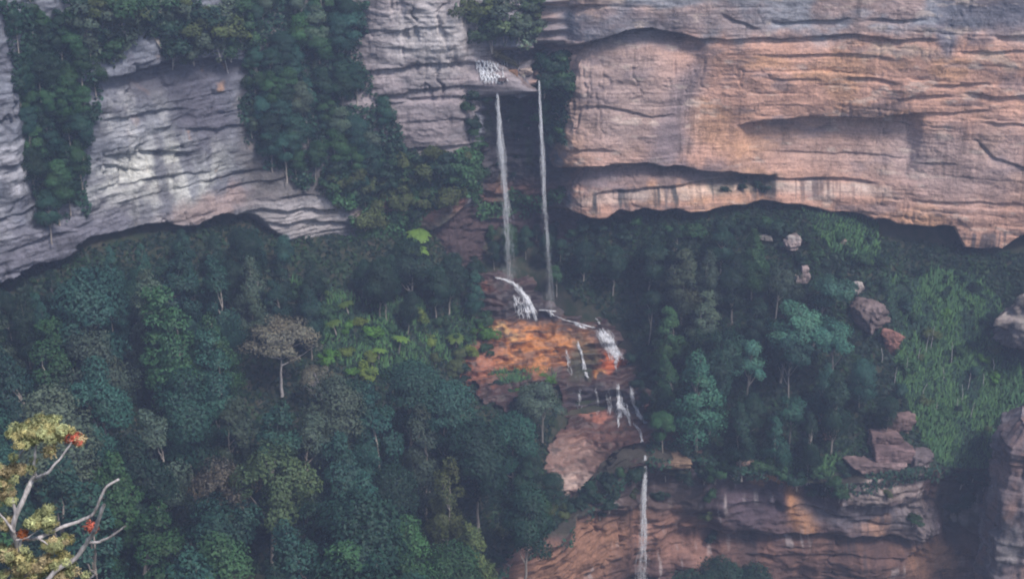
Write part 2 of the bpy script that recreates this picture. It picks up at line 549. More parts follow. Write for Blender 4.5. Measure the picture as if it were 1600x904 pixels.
def upper_offset(u, v, s, z):
    d = 1.5 * fbm(s / 22, z / 18, 0, 3, 21)
    tilt = z + 0.8 * fbm(s / 34, z / 40, 0, 2, 5) + 0.03 * s
    right = sstep(860, 930, u)
    calm = 0.42 - 0.25 * blob(u, v, 1000, 160, 190, 120) - 0.12 * blob(u, v, 1300, 250, 160, 60)
    d = d + strata(tilt, s, 31, -125, -20, 1.0) * (calm * right + 0.72 * (1 - right))
    d = d + (0.55 - 0.3 * right) * fbm(s * 0.35, z * 0.7, 0, 3, 41) + (0.16 - 0.06 * right) * fbm(s * 2.2, z * 3.2, 0, 3, 45) + cracks(s, z, 401, 1.0 - 0.65 * right) + beds(s, z, 411, 0.30 - 0.16 * right)
    for pts, dep, h in OVERS_RIGHT + OVERS_LEFT:
        d = d + overhang(u, v + 3 * vnoise(u / 26.0, 0.3, dep, 77), pts, dep, h)
    # the great bowls of the orange wall
    d = d - 1.0 * blob(u, v, 960, 170, 95, 95, 0, 0.8) - 1.4 * blob(u, v, 1090, 165, 40, 75, 28, 0.8) + 0.8 * blob(u, v, 1040, 200, 30, 80, 24, 0.8)
    d = d - 1.6 * blob(u, v, 1320, 235, 120, 50, 0, 0.6)
    # vegetated ramp between the grey cliff and the buttress
    ramp_m = sstep(385, 430, u) * (1 - sstep(540, 600, u))
    d = d + ramp_m * np.interp(v, [-100, 0, 130, 260, 330, 380], [-5, -3, 0, 3.0, 4.0, 2.0])
    d = d - 3.2 * blob(u, v, 85, 150, 42, 230, 0, 0.5) * (v < 360)
    # ledge above the falls and the dark wall behind them
    ul = u + 9 * vnoise(v / 9.0, u / 40.0, 0.5, 58)
    lip = sstep(728, 748, ul) * (1 - sstep(862, 884, ul))
    prof = np.interp(v + 7 * fbm(u / 13.0, 0.3, 0.1, 3, 59) + 0.05 * (u - 800), [-200, -20, 52, 64, 74, 84, 96, 126, 131, 136, 150, 300, 330], [9.0, 9.0, 9.5, 10.0, 2.5, 2.0, 6.0, 11.0, 11.5, 8.5, 1.0, 0.0, 0.0])
    d = d * (1 - 0.25 * lip) + lip * (prof + 1.3 * fbm(u / 14, v / 7, 0, 4, 57))
    # the undercut along the foot
    b = interp_line(u, BASE) + 5 * vnoise(u / 22.0, 0.7, 0.1, 78)
    dep = np.interp(u, [-300, 380, 420, 600, 720, 760, 870, 900, 1250, 1350, 1500, 1560, 1700], [4.5, 4.5, 4, 3, 2, 1, 1, 4.5, 6, 7, 8, 8, 6])
    t = v - b
    d = d - dep * sstep(-1.5, 6, t) * (1 - 0.75 * sstep(25, 90, t))
    return d


def upper_colour(P, u, v, s, z):
    n1, n2 = fbm(s / 7, z / 4, 0, 4, 61), fbm(s / 3, z / 9, 3, 4, 63)
    uu, vv = u + 26 * n1, v + 20 * n2
    c = np.zeros(P.shape) + np.array([0.175, 0.185, 0.22])                       # grey cliff
    c = mixc(c, (0.60, 0.60, 0.56), blob(uu, vv, 255, 285, 105, 56, -18, 0.6) * (0.25 + 0.75 * sstep(-0.25, 0.2, n2)))
    c = mixc(c, (0.43, 0.43, 0.44), blob(uu, vv, 215, 180, 50, 50, 0, 0.5) * (0.3 + 0.7 * sstep(-0.2, 0.2, n2)))
    c = mixc(c, (0.40, 0.40, 0.44), blob(uu, vv, 15, 300, 60, 110, 0, 0.5) * sstep(-0.2, 0.3, n1))
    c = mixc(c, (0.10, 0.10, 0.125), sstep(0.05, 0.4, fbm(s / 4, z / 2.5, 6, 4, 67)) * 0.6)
    c = mixc(c, (0.085, 0.085, 0.11), blob(uu, vv, 290, 128, 120, 34, -8, 0.6) * 0.85)  # shadow under the top overhang painted into the rock colour
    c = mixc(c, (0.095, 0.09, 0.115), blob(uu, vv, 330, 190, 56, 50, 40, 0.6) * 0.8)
    c = mixc(c, (0.40, 0.24, 0.15), sstep(0.35, 0.6, fbm(s / 2.5, z / 3, 9, 3, 91)) * blob(uu, vv, 330, 180, 90, 120, 0, 0.6) * 0.7)
    c = mixc(c, (0.14, 0.135, 0.165), blob(uu, vv, 100, 375, 170, 34, -20, 0.6) * 0.8)
    c = mixc(c, (0.30, 0.22, 0.20), blob(uu, vv, 340, 325, 90, 20, -18, 0.6) * 0.8)
    c = mixc(c, (0.14, 0.13, 0.13), sstep(375, 400, uu) * (1 - sstep(545, 570, uu)) * (1 - blob(uu, vv, 470, 345, 80, 45, 0, 0.4)))
    c = mixc(c, (0.37, 0.34, 0.34), blob(uu, vv, 470, 340, 75, 36, 0, 0.4) * 0.9)
    butt = sstep(545, 570, uu) * (1 - sstep(735, 755, uu))
    c = mixc(c, (0.30, 0.255, 0.265), butt)
    c = mixc(c, (0.15, 0.14, 0.15), butt * sstep(0.0, 0.4, fbm(s / 4, z / 1.6, 6, 4, 69)) * 0.6)
    c = mixc(c, (0.45, 0.42, 0.42), butt * blob(uu, vv, 670, 50, 70, 60, 0, 0.7))
    c = mixc(c, (0.19, 0.17, 0.18), butt * sstep(0.1, 0.5, n1) * 0.7)
    c = mixc(c, (0.12, 0.12, 0.10), butt * sstep(225, 265, vv))
    c = mixc(c, (0.30, 0.13, 0.10), butt * blob(uu, vv, 660, 320, 110, 30, -10, 0.6) * 0.75)
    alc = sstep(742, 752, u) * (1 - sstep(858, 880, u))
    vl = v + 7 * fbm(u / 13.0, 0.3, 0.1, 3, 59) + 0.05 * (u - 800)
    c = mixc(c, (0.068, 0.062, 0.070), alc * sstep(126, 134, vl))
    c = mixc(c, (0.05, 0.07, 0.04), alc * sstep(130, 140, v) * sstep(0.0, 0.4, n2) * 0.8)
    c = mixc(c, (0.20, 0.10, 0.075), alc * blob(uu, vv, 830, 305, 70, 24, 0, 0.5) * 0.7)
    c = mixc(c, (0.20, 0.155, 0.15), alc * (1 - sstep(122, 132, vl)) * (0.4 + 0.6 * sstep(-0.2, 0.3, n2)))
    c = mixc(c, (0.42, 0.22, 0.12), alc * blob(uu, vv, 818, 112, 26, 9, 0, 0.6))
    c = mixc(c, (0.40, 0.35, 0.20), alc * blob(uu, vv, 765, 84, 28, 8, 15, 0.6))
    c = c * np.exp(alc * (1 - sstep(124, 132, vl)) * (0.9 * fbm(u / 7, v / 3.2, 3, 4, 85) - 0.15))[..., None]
    rt = sstep(862, 882, uu)
    org = np.array([0.56, 0.325, 0.24])
    c = mixc(c, org, rt)
    c = mixc(c, (0.56, 0.315, 0.185), rt * sstep(0.0, 0.45, fbm(s / 9, z / 5, 5, 4, 71)) * 0.8)
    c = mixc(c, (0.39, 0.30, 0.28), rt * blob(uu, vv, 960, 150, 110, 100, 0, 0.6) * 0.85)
    c = mixc(c, (0.26, 0.21, 0.22), rt * blob(u + 10 * n1, v + 10 * n2, 1072, 145, 22, 62, 32, 0.7) * 0.85)  # shading of the wall's bulge painted as a grey-purple ellipse
    c = mixc(c, (0.23, 0.19, 0.21), rt * blob(u + 10 * n1, v + 10 * n2, 1045, 225, 28, 50, 30, 0.7) * 0.85)  # lower part of the bulge's painted shading
    c = mixc(c, (0.30, 0.30, 0.33), rt * (1 - sstep(48, 78, vv)) * (0.5 + 0.5 * sstep(-0.2, 0.3, n1)))
    c = mixc(c, (0.19, 0.19, 0.22), rt * blob(uu, vv, 960, 48, 110, 26, -8, 0.5) * 0.8)  # dark grey stain plus painted shadow along the upper overhang
    c = mixc(c, (0.16, 0.165, 0.20), blob(u + 8 * n1, v + 14 * n2, 1545, 8, 85, 40, 0, 0.4) * 0.9)
    c = mixc(c, (0.20, 0.19, 0.22), blob(u + 6 * n1, v + 14 * n2, 1480, 55, 14, 34, 0, 0.5) * 0.85)
    c = mixc(c, (0.26, 0.23, 0.24), rt * blob(uu, vv, 1150, 30, 60, 36, 0, 0.5) * 0.6)
    c = mixc(c, (0.36, 0.25, 0.215), rt * blob(uu, vv, 1320, 230, 130, 45, 0, 0.5) * 0.7)
    c = mixc(c, (0.60, 0.47, 0.36), rt * blob(uu, vv, 1400, 85, 60, 10, 0, 0.6) * 0.7)
    c = mixc(c, (0.60, 0.47, 0.36), rt * blob(uu, vv, 1560, 95, 40, 10, 0, 0.6) * 0.6)
    c = mixc(c, (0.40, 0.33, 0.33), rt * blob(uu, vv, 1500, 260, 130, 60, 0, 0.6) * 0.6)
    c = mixc(c, (0.23, 0.18, 0.185), rt * sstep(0.12, 0.5, fbm(s / 7, z / 2.4, 8, 5, 73)) * 0.65)
    c = mixc(c, (0.66, 0.54, 0.46), rt * sstep(0.3, 0.55, fbm(s / 3.5, z / 1.3, 12, 4, 75)) * 0.5)
    # black water runs on the lower lip, dark patch, shade painted under the overhang
    run = sstep(-0.12, 0.3, vnoise(s * 0.8 + 0.5 * vnoise(s / 2, z / 3, 1, 83), z / 12, 0.3, 81) + 0.6 * vnoise(s * 2.9, z / 5, 0.9, 82)) * (0.4 + 0.6 * sstep(-0.1, 0.3, vnoise(s / 5, 0.2, 0.4, 84)))
    lipv = interp_line(u, [(880, 312), (1000, 300), (1100, 292), (1200, 284), (1380, 292), (1600, 365)])
    c = mixc(c, (0.10, 0.10, 0.10), rt * run * sstep(-8, 4, v - lipv) * (1 - sstep(16, 40, v - lipv)) * (0.95 - 0.35 * sstep(1200, 1240, u)) * (1 - sstep(1380, 1420, u)))
    c = mixc(c, (0.62, 0.53, 0.47), rt * (1 - run) * sstep(-4, 6, v - lipv) * (1 - sstep(10, 22, v - lipv)) * 0.5 * (1 - sstep(1380, 1420, u)))
    c = mixc(c, (0.075, 0.075, 0.085), rt * run * sstep(1480, 1520, u) * sstep(358, 366, v) * 0.8)
    c = mixc(c, (0.10, 0.10, 0.085), rt * blob(uu, vv, 1150, 288, 70, 12, 0, 0.5) * 0.8)
    c = mixc(c, (0.16, 0.135, 0.15), rt * blob(uu, vv, 1010, 280, 160, 20, -5, 0.5) * 0.75)  # shadow band of the overhang put into the colour
    # shade of the undercut painted into the rock: dull purple brown
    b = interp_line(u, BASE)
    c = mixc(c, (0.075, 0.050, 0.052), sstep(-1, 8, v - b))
    return c


def beds(s, z, seed, amp):
    h = (z + 0.25 * vnoise(s / 6, z / 3, 0.5, seed)) / 0.85
    k = np.floor(h)
    o = _hash(k.astype(np.int64), np.floor(s / 7 + 1.5 * vnoise(s / 9, k * 2.3, 0.5, seed + 1)).astype(np.int64), np.zeros(k.shape, np.int64), seed)
    return amp * (0.6 * o - 0.7 * np.exp(-(h - k) / 0.22)) * sstep(-0.25, 0.35, vnoise(s / 11, z / 5, 2.5, seed + 3))


def cracks(s, z, seed, amt):
    a = vnoise(s / 3.2 + 0.5 * vnoise(s, z / 2, 3, seed), z / 16, 0.5, seed + 1)
    on = sstep(0.0, 0.4, vnoise(s / 12, z / 7, 4.5, seed + 2))
    return -amt * (1 - sstep(0.0, 0.09, np.abs(a))) * on


def build_wall(plan, z_lo, z_hi, ds, dz, off, colour):
    s, C, Nn = plan_curve(plan, ds)
    z = np.arange(z_hi, z_lo, -dz)
    Sg, Zg = np.meshgrid(s, z)
    P = np.empty(Sg.shape + (3,))
    P[..., 0], P[..., 1], P[..., 2] = C[None, :, 0], C[None, :, 1], Zg
    u, v = proj(P)
    d = off(u, v, Sg, Zg)
    c = colour(P, u, v, Sg, Zg)
    P[..., 0] += d * Nn[None, :, 0]
    P[..., 1] += d * Nn[None, :, 1]
    P[..., 2] += 0.12 * fbm(Sg * 0.9, Zg * 0.9, 7, 3, 99)
    return s, C, Nn, z, P, c, d


def slab(name, P, c, j0, j1, mat, label):
    Q, k = P[:, j0:j1], c[:, j0:j1]
    me = mesh_of(name, Q.reshape(-1, 3), grid_faces(Q.shape[0], Q.shape[1]), mat, True, k.reshape(-1, 3))
    return tag(link(name, me), label, None, None, 'structure')


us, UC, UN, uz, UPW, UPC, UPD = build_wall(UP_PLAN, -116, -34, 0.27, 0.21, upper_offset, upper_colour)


def col_at(x):                                           # first column whose plan X passes x
    return int(np.argmax(UC[:, 0] > x))


j1, j2, j3 = col_at(-34), col_at(-7.5), col_at(11.5)
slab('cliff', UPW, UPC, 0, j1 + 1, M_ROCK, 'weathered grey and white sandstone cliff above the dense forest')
slab('cliff', UPW, UPC, j1, j2 + 1, M_ROCK, 'pinkish grey layered buttress beside the tall twin waterfalls')
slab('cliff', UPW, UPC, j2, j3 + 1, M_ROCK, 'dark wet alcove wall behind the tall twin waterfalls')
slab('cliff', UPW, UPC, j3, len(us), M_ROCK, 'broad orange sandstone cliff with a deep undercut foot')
# plateau on top of the upper wall
top = UPW[0]
back = top + np.array([0, 260, 6.0])
PL = np.stack([top + (back - top) * k for k in (0, 0.02, 0.08, 0.3, 1.0)])
tag(link('plateau', mesh_of('plateau', PL.reshape(-1, 3), grid_faces(5, len(top))[:, ::-1], M_GROUND)), 'scrub covered plateau on top of the cliffs', None, None, 'structure')

# --- the lower cliff of the gorge
OVERS_LOW = [
    ([(760, 905), (830, 850), (900, 800), (980, 776), (1040, 790)], -2.6, 60),
    ([(1120, 742), (1200, 752), (1300, 770)], 4.5, 26), ([(1200, 792), (1290, 800), (1330, 806)], 1.6, 12),
    ([(1110, 842), (1200, 836), (1262, 832), (1330, 834), (1420, 842), (1490, 824), (1560, 850)], 5.0, 15),
    ([(1330, 734), (1440, 740)], 1.0, 5), ([(1325, 748), (1430, 752)], 1.2, 5), ([(1325, 762), (1420, 764)], 1.0, 6), ([(1310, 782), (1500, 786)], 1.8, 14),
    ([(1330, 812), (1420, 816)], 0.9, 7), ([(1170, 870), (1300, 866), (1450, 872)], 1.0, 8), ([(1020, 820), (1100, 842)], 1.2, 12), ([(900, 800), (1000, 790)], 1.8, 26),
]


def low_offset(u, v, s, z):
    d = 3.6 * fbm(s / 11, z / 9, 0, 4, 121) + strata(z + 1.0 * fbm(s / 20, z / 20, 0, 2, 6) - 0.02 * s, s, 131, -180, -110, 1.7)
    d = d + 0.3 * fbm(s * 0.5, z * 1.0, 0, 4, 141) + 0.2 * fbm(s * 1.9, z * 2.6, 0, 3, 145) + cracks(s, z, 501, 1.3) + beds(s, z, 511, 0.34)
    for pts, dep, h in OVERS_LOW:
        d = d + overhang(u, v + 3 * vnoise(u / 26.0, 0.3, dep, 177), pts, dep, h)
    m = sstep(975, 1000, u) * (1 - sstep(1110, 1130, u))
    d = d - m * 2.0 * sstep(718, 732, v)
    d = d - 1.6 * sstep(1466, 1480, u) * (1 - sstep(1530, 1548, u)) * (1 - sstep(846, 856, v))
    d = d + 2.0 * blob(u, v, 1380, 700, 60, 90, 0, 0.4)
    d = d - 2.0 * blob(u, v, 1170, 775, 50, 40, 0, 0.5) - 4.5 * blob(u, v, 1262, 770, 34, 24, 20, 0.4)
    return d


def low_colour(P, u, v, s, z):
    n1, n2 = fbm(s / 6, z / 4, 0, 4, 161), fbm(s / 3, z / 8, 3, 4, 163)
    uu, vv = u + 26 * n1, v + 22 * n2
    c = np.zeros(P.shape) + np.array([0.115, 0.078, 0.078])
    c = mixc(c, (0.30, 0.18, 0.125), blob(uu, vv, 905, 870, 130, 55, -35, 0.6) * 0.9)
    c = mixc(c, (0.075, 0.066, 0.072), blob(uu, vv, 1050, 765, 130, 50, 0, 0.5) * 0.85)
    c = mixc(c, (0.07, 0.065, 0.065), blob(uu, vv, 910, 785, 90, 24, -30, 0.5) * 0.9)  # painted shade and dark growth under the overhanging rim
    c = mixc(c, (0.34, 0.21, 0.17), blob(uu, vv, 1060, 850, 60, 40, 0, 0.5) * 0.8)
    c = mixc(c, (0.105, 0.085, 0.11), blob(uu, vv, 1175, 790, 60, 45, 0, 0.5) * 0.9)
    c = mixc(c, (0.44, 0.25, 0.13), blob(uu, vv, 1255, 808, 22, 30, -20, 0.6) * 0.9 * sstep(-0.25, 0.15, n2))
    c = mixc(c, (0.42, 0.25, 0.15), blob(uu, vv, 1200, 752, 14, 16, 0, 0.5) * 0.8)
    c = mixc(c, (0.38, 0.34, 0.335), blob(uu, vv, 1370, 758, 55, 20, 0, 0.4) * 0.85)
    c = mixc(c, (0.15, 0.145, 0.175), blob(uu, vv, 1350, 806, 90, 24, 0, 0.4) * 0.85)
    c = mixc(c, (0.42, 0.27, 0.19), blob(uu, vv, 1360, 820, 30, 12, 0, 0.6) * 0.7)
    c = mixc(c, (0.26, 0.24, 0.25), blob(uu, vv, 1430, 800, 30, 50, 0, 0.5) * 0.6)
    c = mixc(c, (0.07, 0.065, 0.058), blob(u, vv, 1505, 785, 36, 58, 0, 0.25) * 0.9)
    c = mixc(c, (0.185, 0.115, 0.095), sstep(838, 862, vv) * sstep(1100, 1140, uu) * (0.35 + 0.65 * sstep(-0.1, 0.3, n2)) * 0.9)
    c = mixc(c, (0.48, 0.30, 0.20), blob(uu, vv, 1460, 880, 40, 30, 0, 0.5) * 0.7)
    c = mixc(c, (0.24, 0.205, 0.21), sstep(1535, 1550, u) * (1 - sstep(850, 870, v)) * 0.8)
    sw = s + 1.2 * vnoise(s / 3, z / 5, 0.2, 184)
    run = sstep(0.1, 0.5, vnoise(sw * 0.9, z / 9, 0.3, 181) + 0.5 * vnoise(sw * 2.7, z / 5, 0.9, 182)) * sstep(-0.2, 0.4, vnoise(s / 7, z / 4, 3.3, 185))
    c = mixc(c, (0.06, 0.055, 0.07), run * 0.6 * sstep(1110, 1150, u))
    c = mixc(c, (0.42, 0.40, 0.42), (1 - run) * sstep(0.25, 0.5, vnoise(sw * 1.6, z / 5, 4.3, 183)) * sstep(0.0, 0.5, vnoise(s / 6, z / 3, 6.3, 186)) * 0.6)
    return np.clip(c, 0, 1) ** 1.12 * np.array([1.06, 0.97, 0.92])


LOWP = np.asarray(RIM3)[:, :2]
s_l, LC, LN, lz, LW, LWC, LD = build_wall(LOWP, -176, -96, 0.28, 0.23, low_offset, low_colour)
# the wall's top follows the rim: rows above the ground fold back under it
gz_l = ground_z(LC[:, 0] - 0.6 * LN[:, 0], LC[:, 1] - 0.6 * LN[:, 1]) + 0.3 * fbm(s_l / 2.5, 0.3, 0.1, 3, 55)
over = LW[..., 2] - gz_l[None]
m_rim = over > 0
LWC = mixc(LWC, (0.05, 0.048, 0.036), m_rim * 0.85)
for k in (0, 1):
    LW[..., k] = np.where(m_rim, LW[..., k] - np.minimum(over, 5.0) * 0.9 * LN[None, :, k], LW[..., k])
LW[..., 2] = np.where(m_rim, gz_l[None] - 0.02 * over + 0.25, LW[..., 2])
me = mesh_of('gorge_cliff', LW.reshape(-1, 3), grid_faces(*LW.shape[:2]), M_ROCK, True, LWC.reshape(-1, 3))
tag(link('gorge_cliff', me), 'brown and grey layered cliff dropping into the gorge', None, None, 'structure')

# ---------------------------------------------------------------- stream bed of stepped orange rock
BEDC = [(690, 440, 262), (740, 440, 262), (790, 428, 265), (850, 440, 267), (905, 470, 264), (965, 492, 260), (1020, 560, 253), (800, 442, 263), (830, 495, 260.3), (740, 468, 261), (760, 500, 258.5),
        (800, 512, 256.5), (735, 560, 250), (870, 520, 255.5), (862, 560, 251), (800, 592, 247), (720, 600, 246), (880, 582, 248.5), (858, 487, 260), (900, 505, 257), (938, 512, 256), (965, 562, 253.6),
        (905, 536, 253.4), (915, 586, 251.2), (960, 584, 249.2), (925, 592, 249), (940, 601, 246.8), (940, 652, 245.4), (1000, 603, 246.8), (1000, 652, 245.4), (890, 610, 246), (895, 650, 245), (905, 668, 242), (1010, 662, 242.5),
        (960, 690, 237), (1010, 698, 232.5), (1045, 676, 238), (880, 720, 233), (900, 768, 224.5), (950, 742, 226.5), (990, 714, 227.5), (1007, 715, 226.6), (1090, 712, 230), (860, 770, 224), (830, 730, 227), (1060, 724, 227), (840, 620, 241), (760, 645, 236)]
BA = np.array(BEDC, float)
_bed = fit_tps(BA[:, :2] / 100, BA[:, 2], 0.0004)


def bed_Y(u, v):
    return _bed(np.asarray(u, float) / 100, np.asarray(v, float) / 100)


bu, bv = np.meshgrid(np.arange(690, 1112, 1.8), np.arange(418, 796, 1.6))
bY = bed_Y(bu, bv)
ph = ((bv + 9 * fbm(bu / 34, bv / 70, 0, 3, 211) + 0.12 * (bu - 800)) / 15.0)
amp_ = 1.5 * sstep(-0.35, 0.3, vnoise(bu / 30, np.floor(ph) * 1.7, 0.5, 213)) + 0.25
fr = ph % 1.0
steps = amp_ * np.where(fr < 0.7, fr / 0.7, (1 - fr) / 0.3)
bY = bY + 0.7 * fbm(bu / 22, bv / 12, 0, 4, 201) + 0.4 * fbm(bu / 7, bv / 5, 0, 4, 205) + steps - 0.7
inb = in_poly(bu + 26 * fbm(bu / 26, bv / 20, 3, 4, 215), bv + 18 * fbm(bu / 26, bv / 20, 7, 4, 217), BED_POLY)
BP = at(bu, bv, bY)
n1, n2 = fbm(bu / 40, bv / 22, 0, 4, 221), fbm(bu / 14, bv / 9, 1, 4, 223)
uu, vv = bu + 34 * n1 + 12 * n2, bv + 16 * n2 + 8 * n1
bc = np.zeros(BP.shape) + np.array([0.060, 0.030, 0.028])
bc = mixc(bc, (0.48, 0.19, 0.055), blob(uu, vv, 812, 545, 108, 40, -8, 0.4) * (0.35 + 0.6 * sstep(-0.25, 0.15, fbm(bu / 18, bv / 7, 4, 4, 225))))
bc = mixc(bc, (0.60, 0.36, 0.14), blob(uu, vv, 790, 518, 16, 8, 0, 0.6) * 0.9)
bc = mixc(bc, (0.27, 0.10, 0.06), blob(uu, vv, 745, 575, 56, 32, -30, 0.5) * 0.8)
bc = mixc(bc, (0.24, 0.085, 0.04), blob(uu, vv, 755, 456, 28, 11, 0, 0.5) * 0.8)
bc = mixc(bc, (0.46, 0.11, 0.03), blob(uu, vv, 942, 566, 26, 16, -30, 0.4) * 0.95)
bc = mixc(bc, (0.58, 0.28, 0.10), blob(uu, vv, 935, 583, 14, 5, 0, 0.5) * 0.9)
bc = mixc(bc, (0.035, 0.030, 0.040), blob(uu, vv, 945, 626, 62, 24, 0, 0.3) * 0.9)
bc = mixc(bc, (0.40, 0.14, 0.08), blob(uu, vv, 925, 648, 24, 7, 0, 0.5) * 0.8)
bc = mixc(bc, (0.36, 0.15, 0.10), blob(uu, vv, 1004, 634, 12, 8, 0, 0.5) * 0.7)
bc = mixc(bc, (0.12, 0.055, 0.042), blob(uu, vv, 965, 680, 75, 26, 0, 0.5) * 0.9)
bc = mixc(bc, (0.22, 0.135, 0.11), blob(uu, vv, 900, 725, 50, 45, 0, 0.4) * 0.9)
bc = mixc(bc, (0.40, 0.29, 0.25), blob(uu, vv, 905, 752, 26, 16, -30, 0.5) * 0.9)
bc = mixc(bc, (0.30, 0.20, 0.12), blob(uu, vv, 1050, 712, 40, 10, 0, 0.5) * 0.9)
bc = mixc(bc, (0.035, 0.026, 0.030), np.clip(blob(uu, vv, 840, 490, 80, 16, 4, 0.5) + blob(uu, vv, 820, 468, 30, 26, 0, 0.5), 0, 1) * 0.85)
bc = mixc(bc, (0.045, 0.06, 0.03), blob(uu, vv, 905, 560, 20, 34, 0, 0.5) * 0.7)
bc = mixc(bc, (0.05, 0.035, 0.03), sstep(0.2, 0.5, n2) * 0.8)
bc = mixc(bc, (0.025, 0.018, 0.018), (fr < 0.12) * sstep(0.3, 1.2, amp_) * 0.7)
bc = bc * np.exp(0.35 * fbm(bu / 4, bv / 2.5, 2, 4, 231))[..., None]
F = grid_faces(*bu.shape)
F = F[inb.ravel()[F].any(1)]
me = mesh_of('stream_bed', BP.reshape(-1, 3), F, M_BED, True, bc.reshape(-1, 3))
tag(link('stream_bed', me), 'wet orange and brown rock steps under the falls', None, None, 'structure')


# ---------------------------------------------------------------- water
def bed_point(u, v, lift=0.16):
    i = np.clip(((np.asarray(v) - 418) / 1.6).round().astype(int), 0, bu.shape[0] - 1)
    j = np.clip(((np.asarray(u) - 690) / 1.8).round().astype(int), 0, bu.shape[1] - 1)
    P = at(u, v, bY[i, j])
    return P * (1 - lift / np.linalg.norm(P, axis=-1, keepdims=True))


def streaks(mb, r, pts_fn, n, t0, t1, length, rad, spread):
    """Short tapering threads of water along a path; PTS_FN maps 0..1 to a point."""
    for _ in range(n):
        t = r.uniform(t0, t1)
        L = length * r.uniform(0.5, 1.5)
        P0, P1 = pts_fn(t), pts_fn(min(t + L, 1.0))
        o = r.normal(0, 1, 3) * spread * (0.25 + 0.75 * t)
        o[2] = 0
        q = rad * r.uniform(0.5, 1.4)
        V, F = tube([P0 + o, P0 * 0.6 + P1 * 0.4 + o, P1 + o], [q * 0.2, q, q * 0.15], 4)
        mb.add(V, F)


def fall(label, top, bottom, width, seed, n, spread, out=1.0):
    """Free falling water: a core of long threads and a veil of short ones."""
    r = np.random.RandomState(seed)
    top, bottom = np.asarray(top), np.asarray(bottom)

    def path(t):
        q = top + (bottom - top) * np.array([t, t, t])
        q[1] -= out * math.sqrt(max(t, 0)) * (1 - t) * 2
        q[0] += 0.45 * float(vnoise(t * 4 + seed, 0.3, 0.7, seed)) * min(1, t * 4)
        return q
    core = MB()
    for k in range(30):
        o = np.array([r.normal(0, 1), r.normal(0, 0.5), 0]) * width
        t1 = 1.0 if k % 2 else r.uniform(0.25, 0.85)
        ts = np.linspace(0, t1, 26)
        ph_ = r.uniform(0, 6.28)
        P = np.array([path(t) + o * (0.16 + 1.35 * t) * (0.8 + 0.5 * float(vnoise(t * 9, seed, 0.5, 7))) + [0.07 * math.sin(6 * t + ph_), 0, 0] for t in ts]) - top
        rad = width * (0.12 - 0.02 * ts) * np.minimum(1, 0.25 + ts * 10) * r.uniform(0.1, 1.7, 26)
        V, F = tube(P, rad, 4)
        core.add(V, F)
    o = link('waterfall', core.mesh('waterfall', M_WATER), None, top)
    veil = MB()
    base = top
    rel = lambda t: path(t) - base
    streaks(veil, r, rel, n, 0, 0.97, 0.03, width * 0.06, spread)
    streaks(veil, r, rel, n // 4, 0.9, 0.98, 0.018, width * 0.07, spread * 2.4)
    tag(link('spray', veil.mesh('spray', M_VEIL), o), None, None, None, 'stuff')
    tag(o, label, 'waterfall')
    return o


L1, L2 = at(776, 131, 262.2), at(842, 126, 262.0)
fall('taller wider white waterfall dropping from the ledge onto the orange rock', L1, at(799, 444, 260.6), 0.6, 3, 900, 0.6, 0.3)
fall('thin white waterfall falling beside the wider one from the same ledge', L2, at(857, 487, 258.6), 0.42, 4, 700, 0.42, 0.4)
fall('lower waterfall pouring off the brown slab into the gorge', at(1008, 711, 225.6), at(1003, 960, 220.5), 0.6, 5, 900, 0.7, 0.8)


def cascade(label, paths, seed, rad=0.1, spread=0.16, n=26, part=None):
    """White threads running over the stream bed, along picture paths laid on the bed."""
    r = np.random.RandomState(seed)
    mb = MB()
    for pts, wpx, cnt in [(p_, w__, int(c_ * 2.2)) for p_, w__, c_ in paths]:
        P2 = np.array(pts, float)
        d = np.r_[0, np.cumsum(np.linalg.norm(np.diff(P2, axis=0), axis=1))]
        for _ in range(cnt):
            a = r.uniform(0, 0.75)
            b = min(1.0, a + r.uniform(0.15, 0.5))
            off = r.normal(0, wpx * 0.5)
            ts = np.linspace(a, b, 7) * d[-1]
            uu_ = np.interp(ts, d, P2[:, 0]) + off + r.normal(0, 0.8, 7)
            vv_ = np.interp(ts, d, P2[:, 1]) + r.normal(0, 0.5, 7)
            q = rad * 0.62 * r.uniform(0.4, 1.4)
            V, F = tube(bed_point(uu_, vv_), q * np.array([0.3, 0.8, 1, 1, 0.9, 0.7, 0.2]), 5)
            mb.add(V, F)
    o = link('cascade', mb.mesh('cascade', M_SPRAY))
    return tag(o, label, 'cascade')


cascade('white water sliding down the rock where the wider fall lands', [([(778, 434), (800, 441), (822, 463), (832, 482), (838, 502)], 3, 34), ([(800, 440), (820, 464), (826, 498)], 6, 22), ([(808, 460), (815, 497)], 9, 14), ([(772, 433), (796, 438)], 2.5, 10)], 21)
cascade('small splash of white water where the thin fall lands', [([(842, 484), (868, 486)], 2, 16), ([(855, 484), (864, 494)], 4, 10)], 22, 0.09)
cascade('broken white veil of water over the upper dark step', [([(936, 512), (950, 532), (966, 564)], 11, 80), ([(962, 556), (963, 578)], 3, 8)], 23, 0.08)
cascade('tiny white trickle entering above the broken veil', [([(928, 494), (938, 506)], 1.5, 8)], 27, 0.1)
cascade('small white patch of water between thin fall and broken veil', [([(896, 504), (914, 513)], 3, 14)], 28, 0.1)
cascade('thin bright trickle running beside the red rock patch', [([(902, 532), (908, 552), (917, 586)], 1.5, 14), ([(908, 565), (919, 590)], 2.5, 10)], 24, 0.1)
cascade('faint trickle at the right end of the orange dome', [([(884, 544), (888, 562), (893, 586)], 2.5, 9)], 29, 0.055)
cascade('brightest white threads falling over the lower black step', [([(964, 598), (969, 654)], 4, 26), ([(968, 625), (982, 652)], 6, 18), ([(966, 645), (966, 668)], 1, 6), ([(981, 645), (985, 666)], 1, 6)], 25, 0.09)
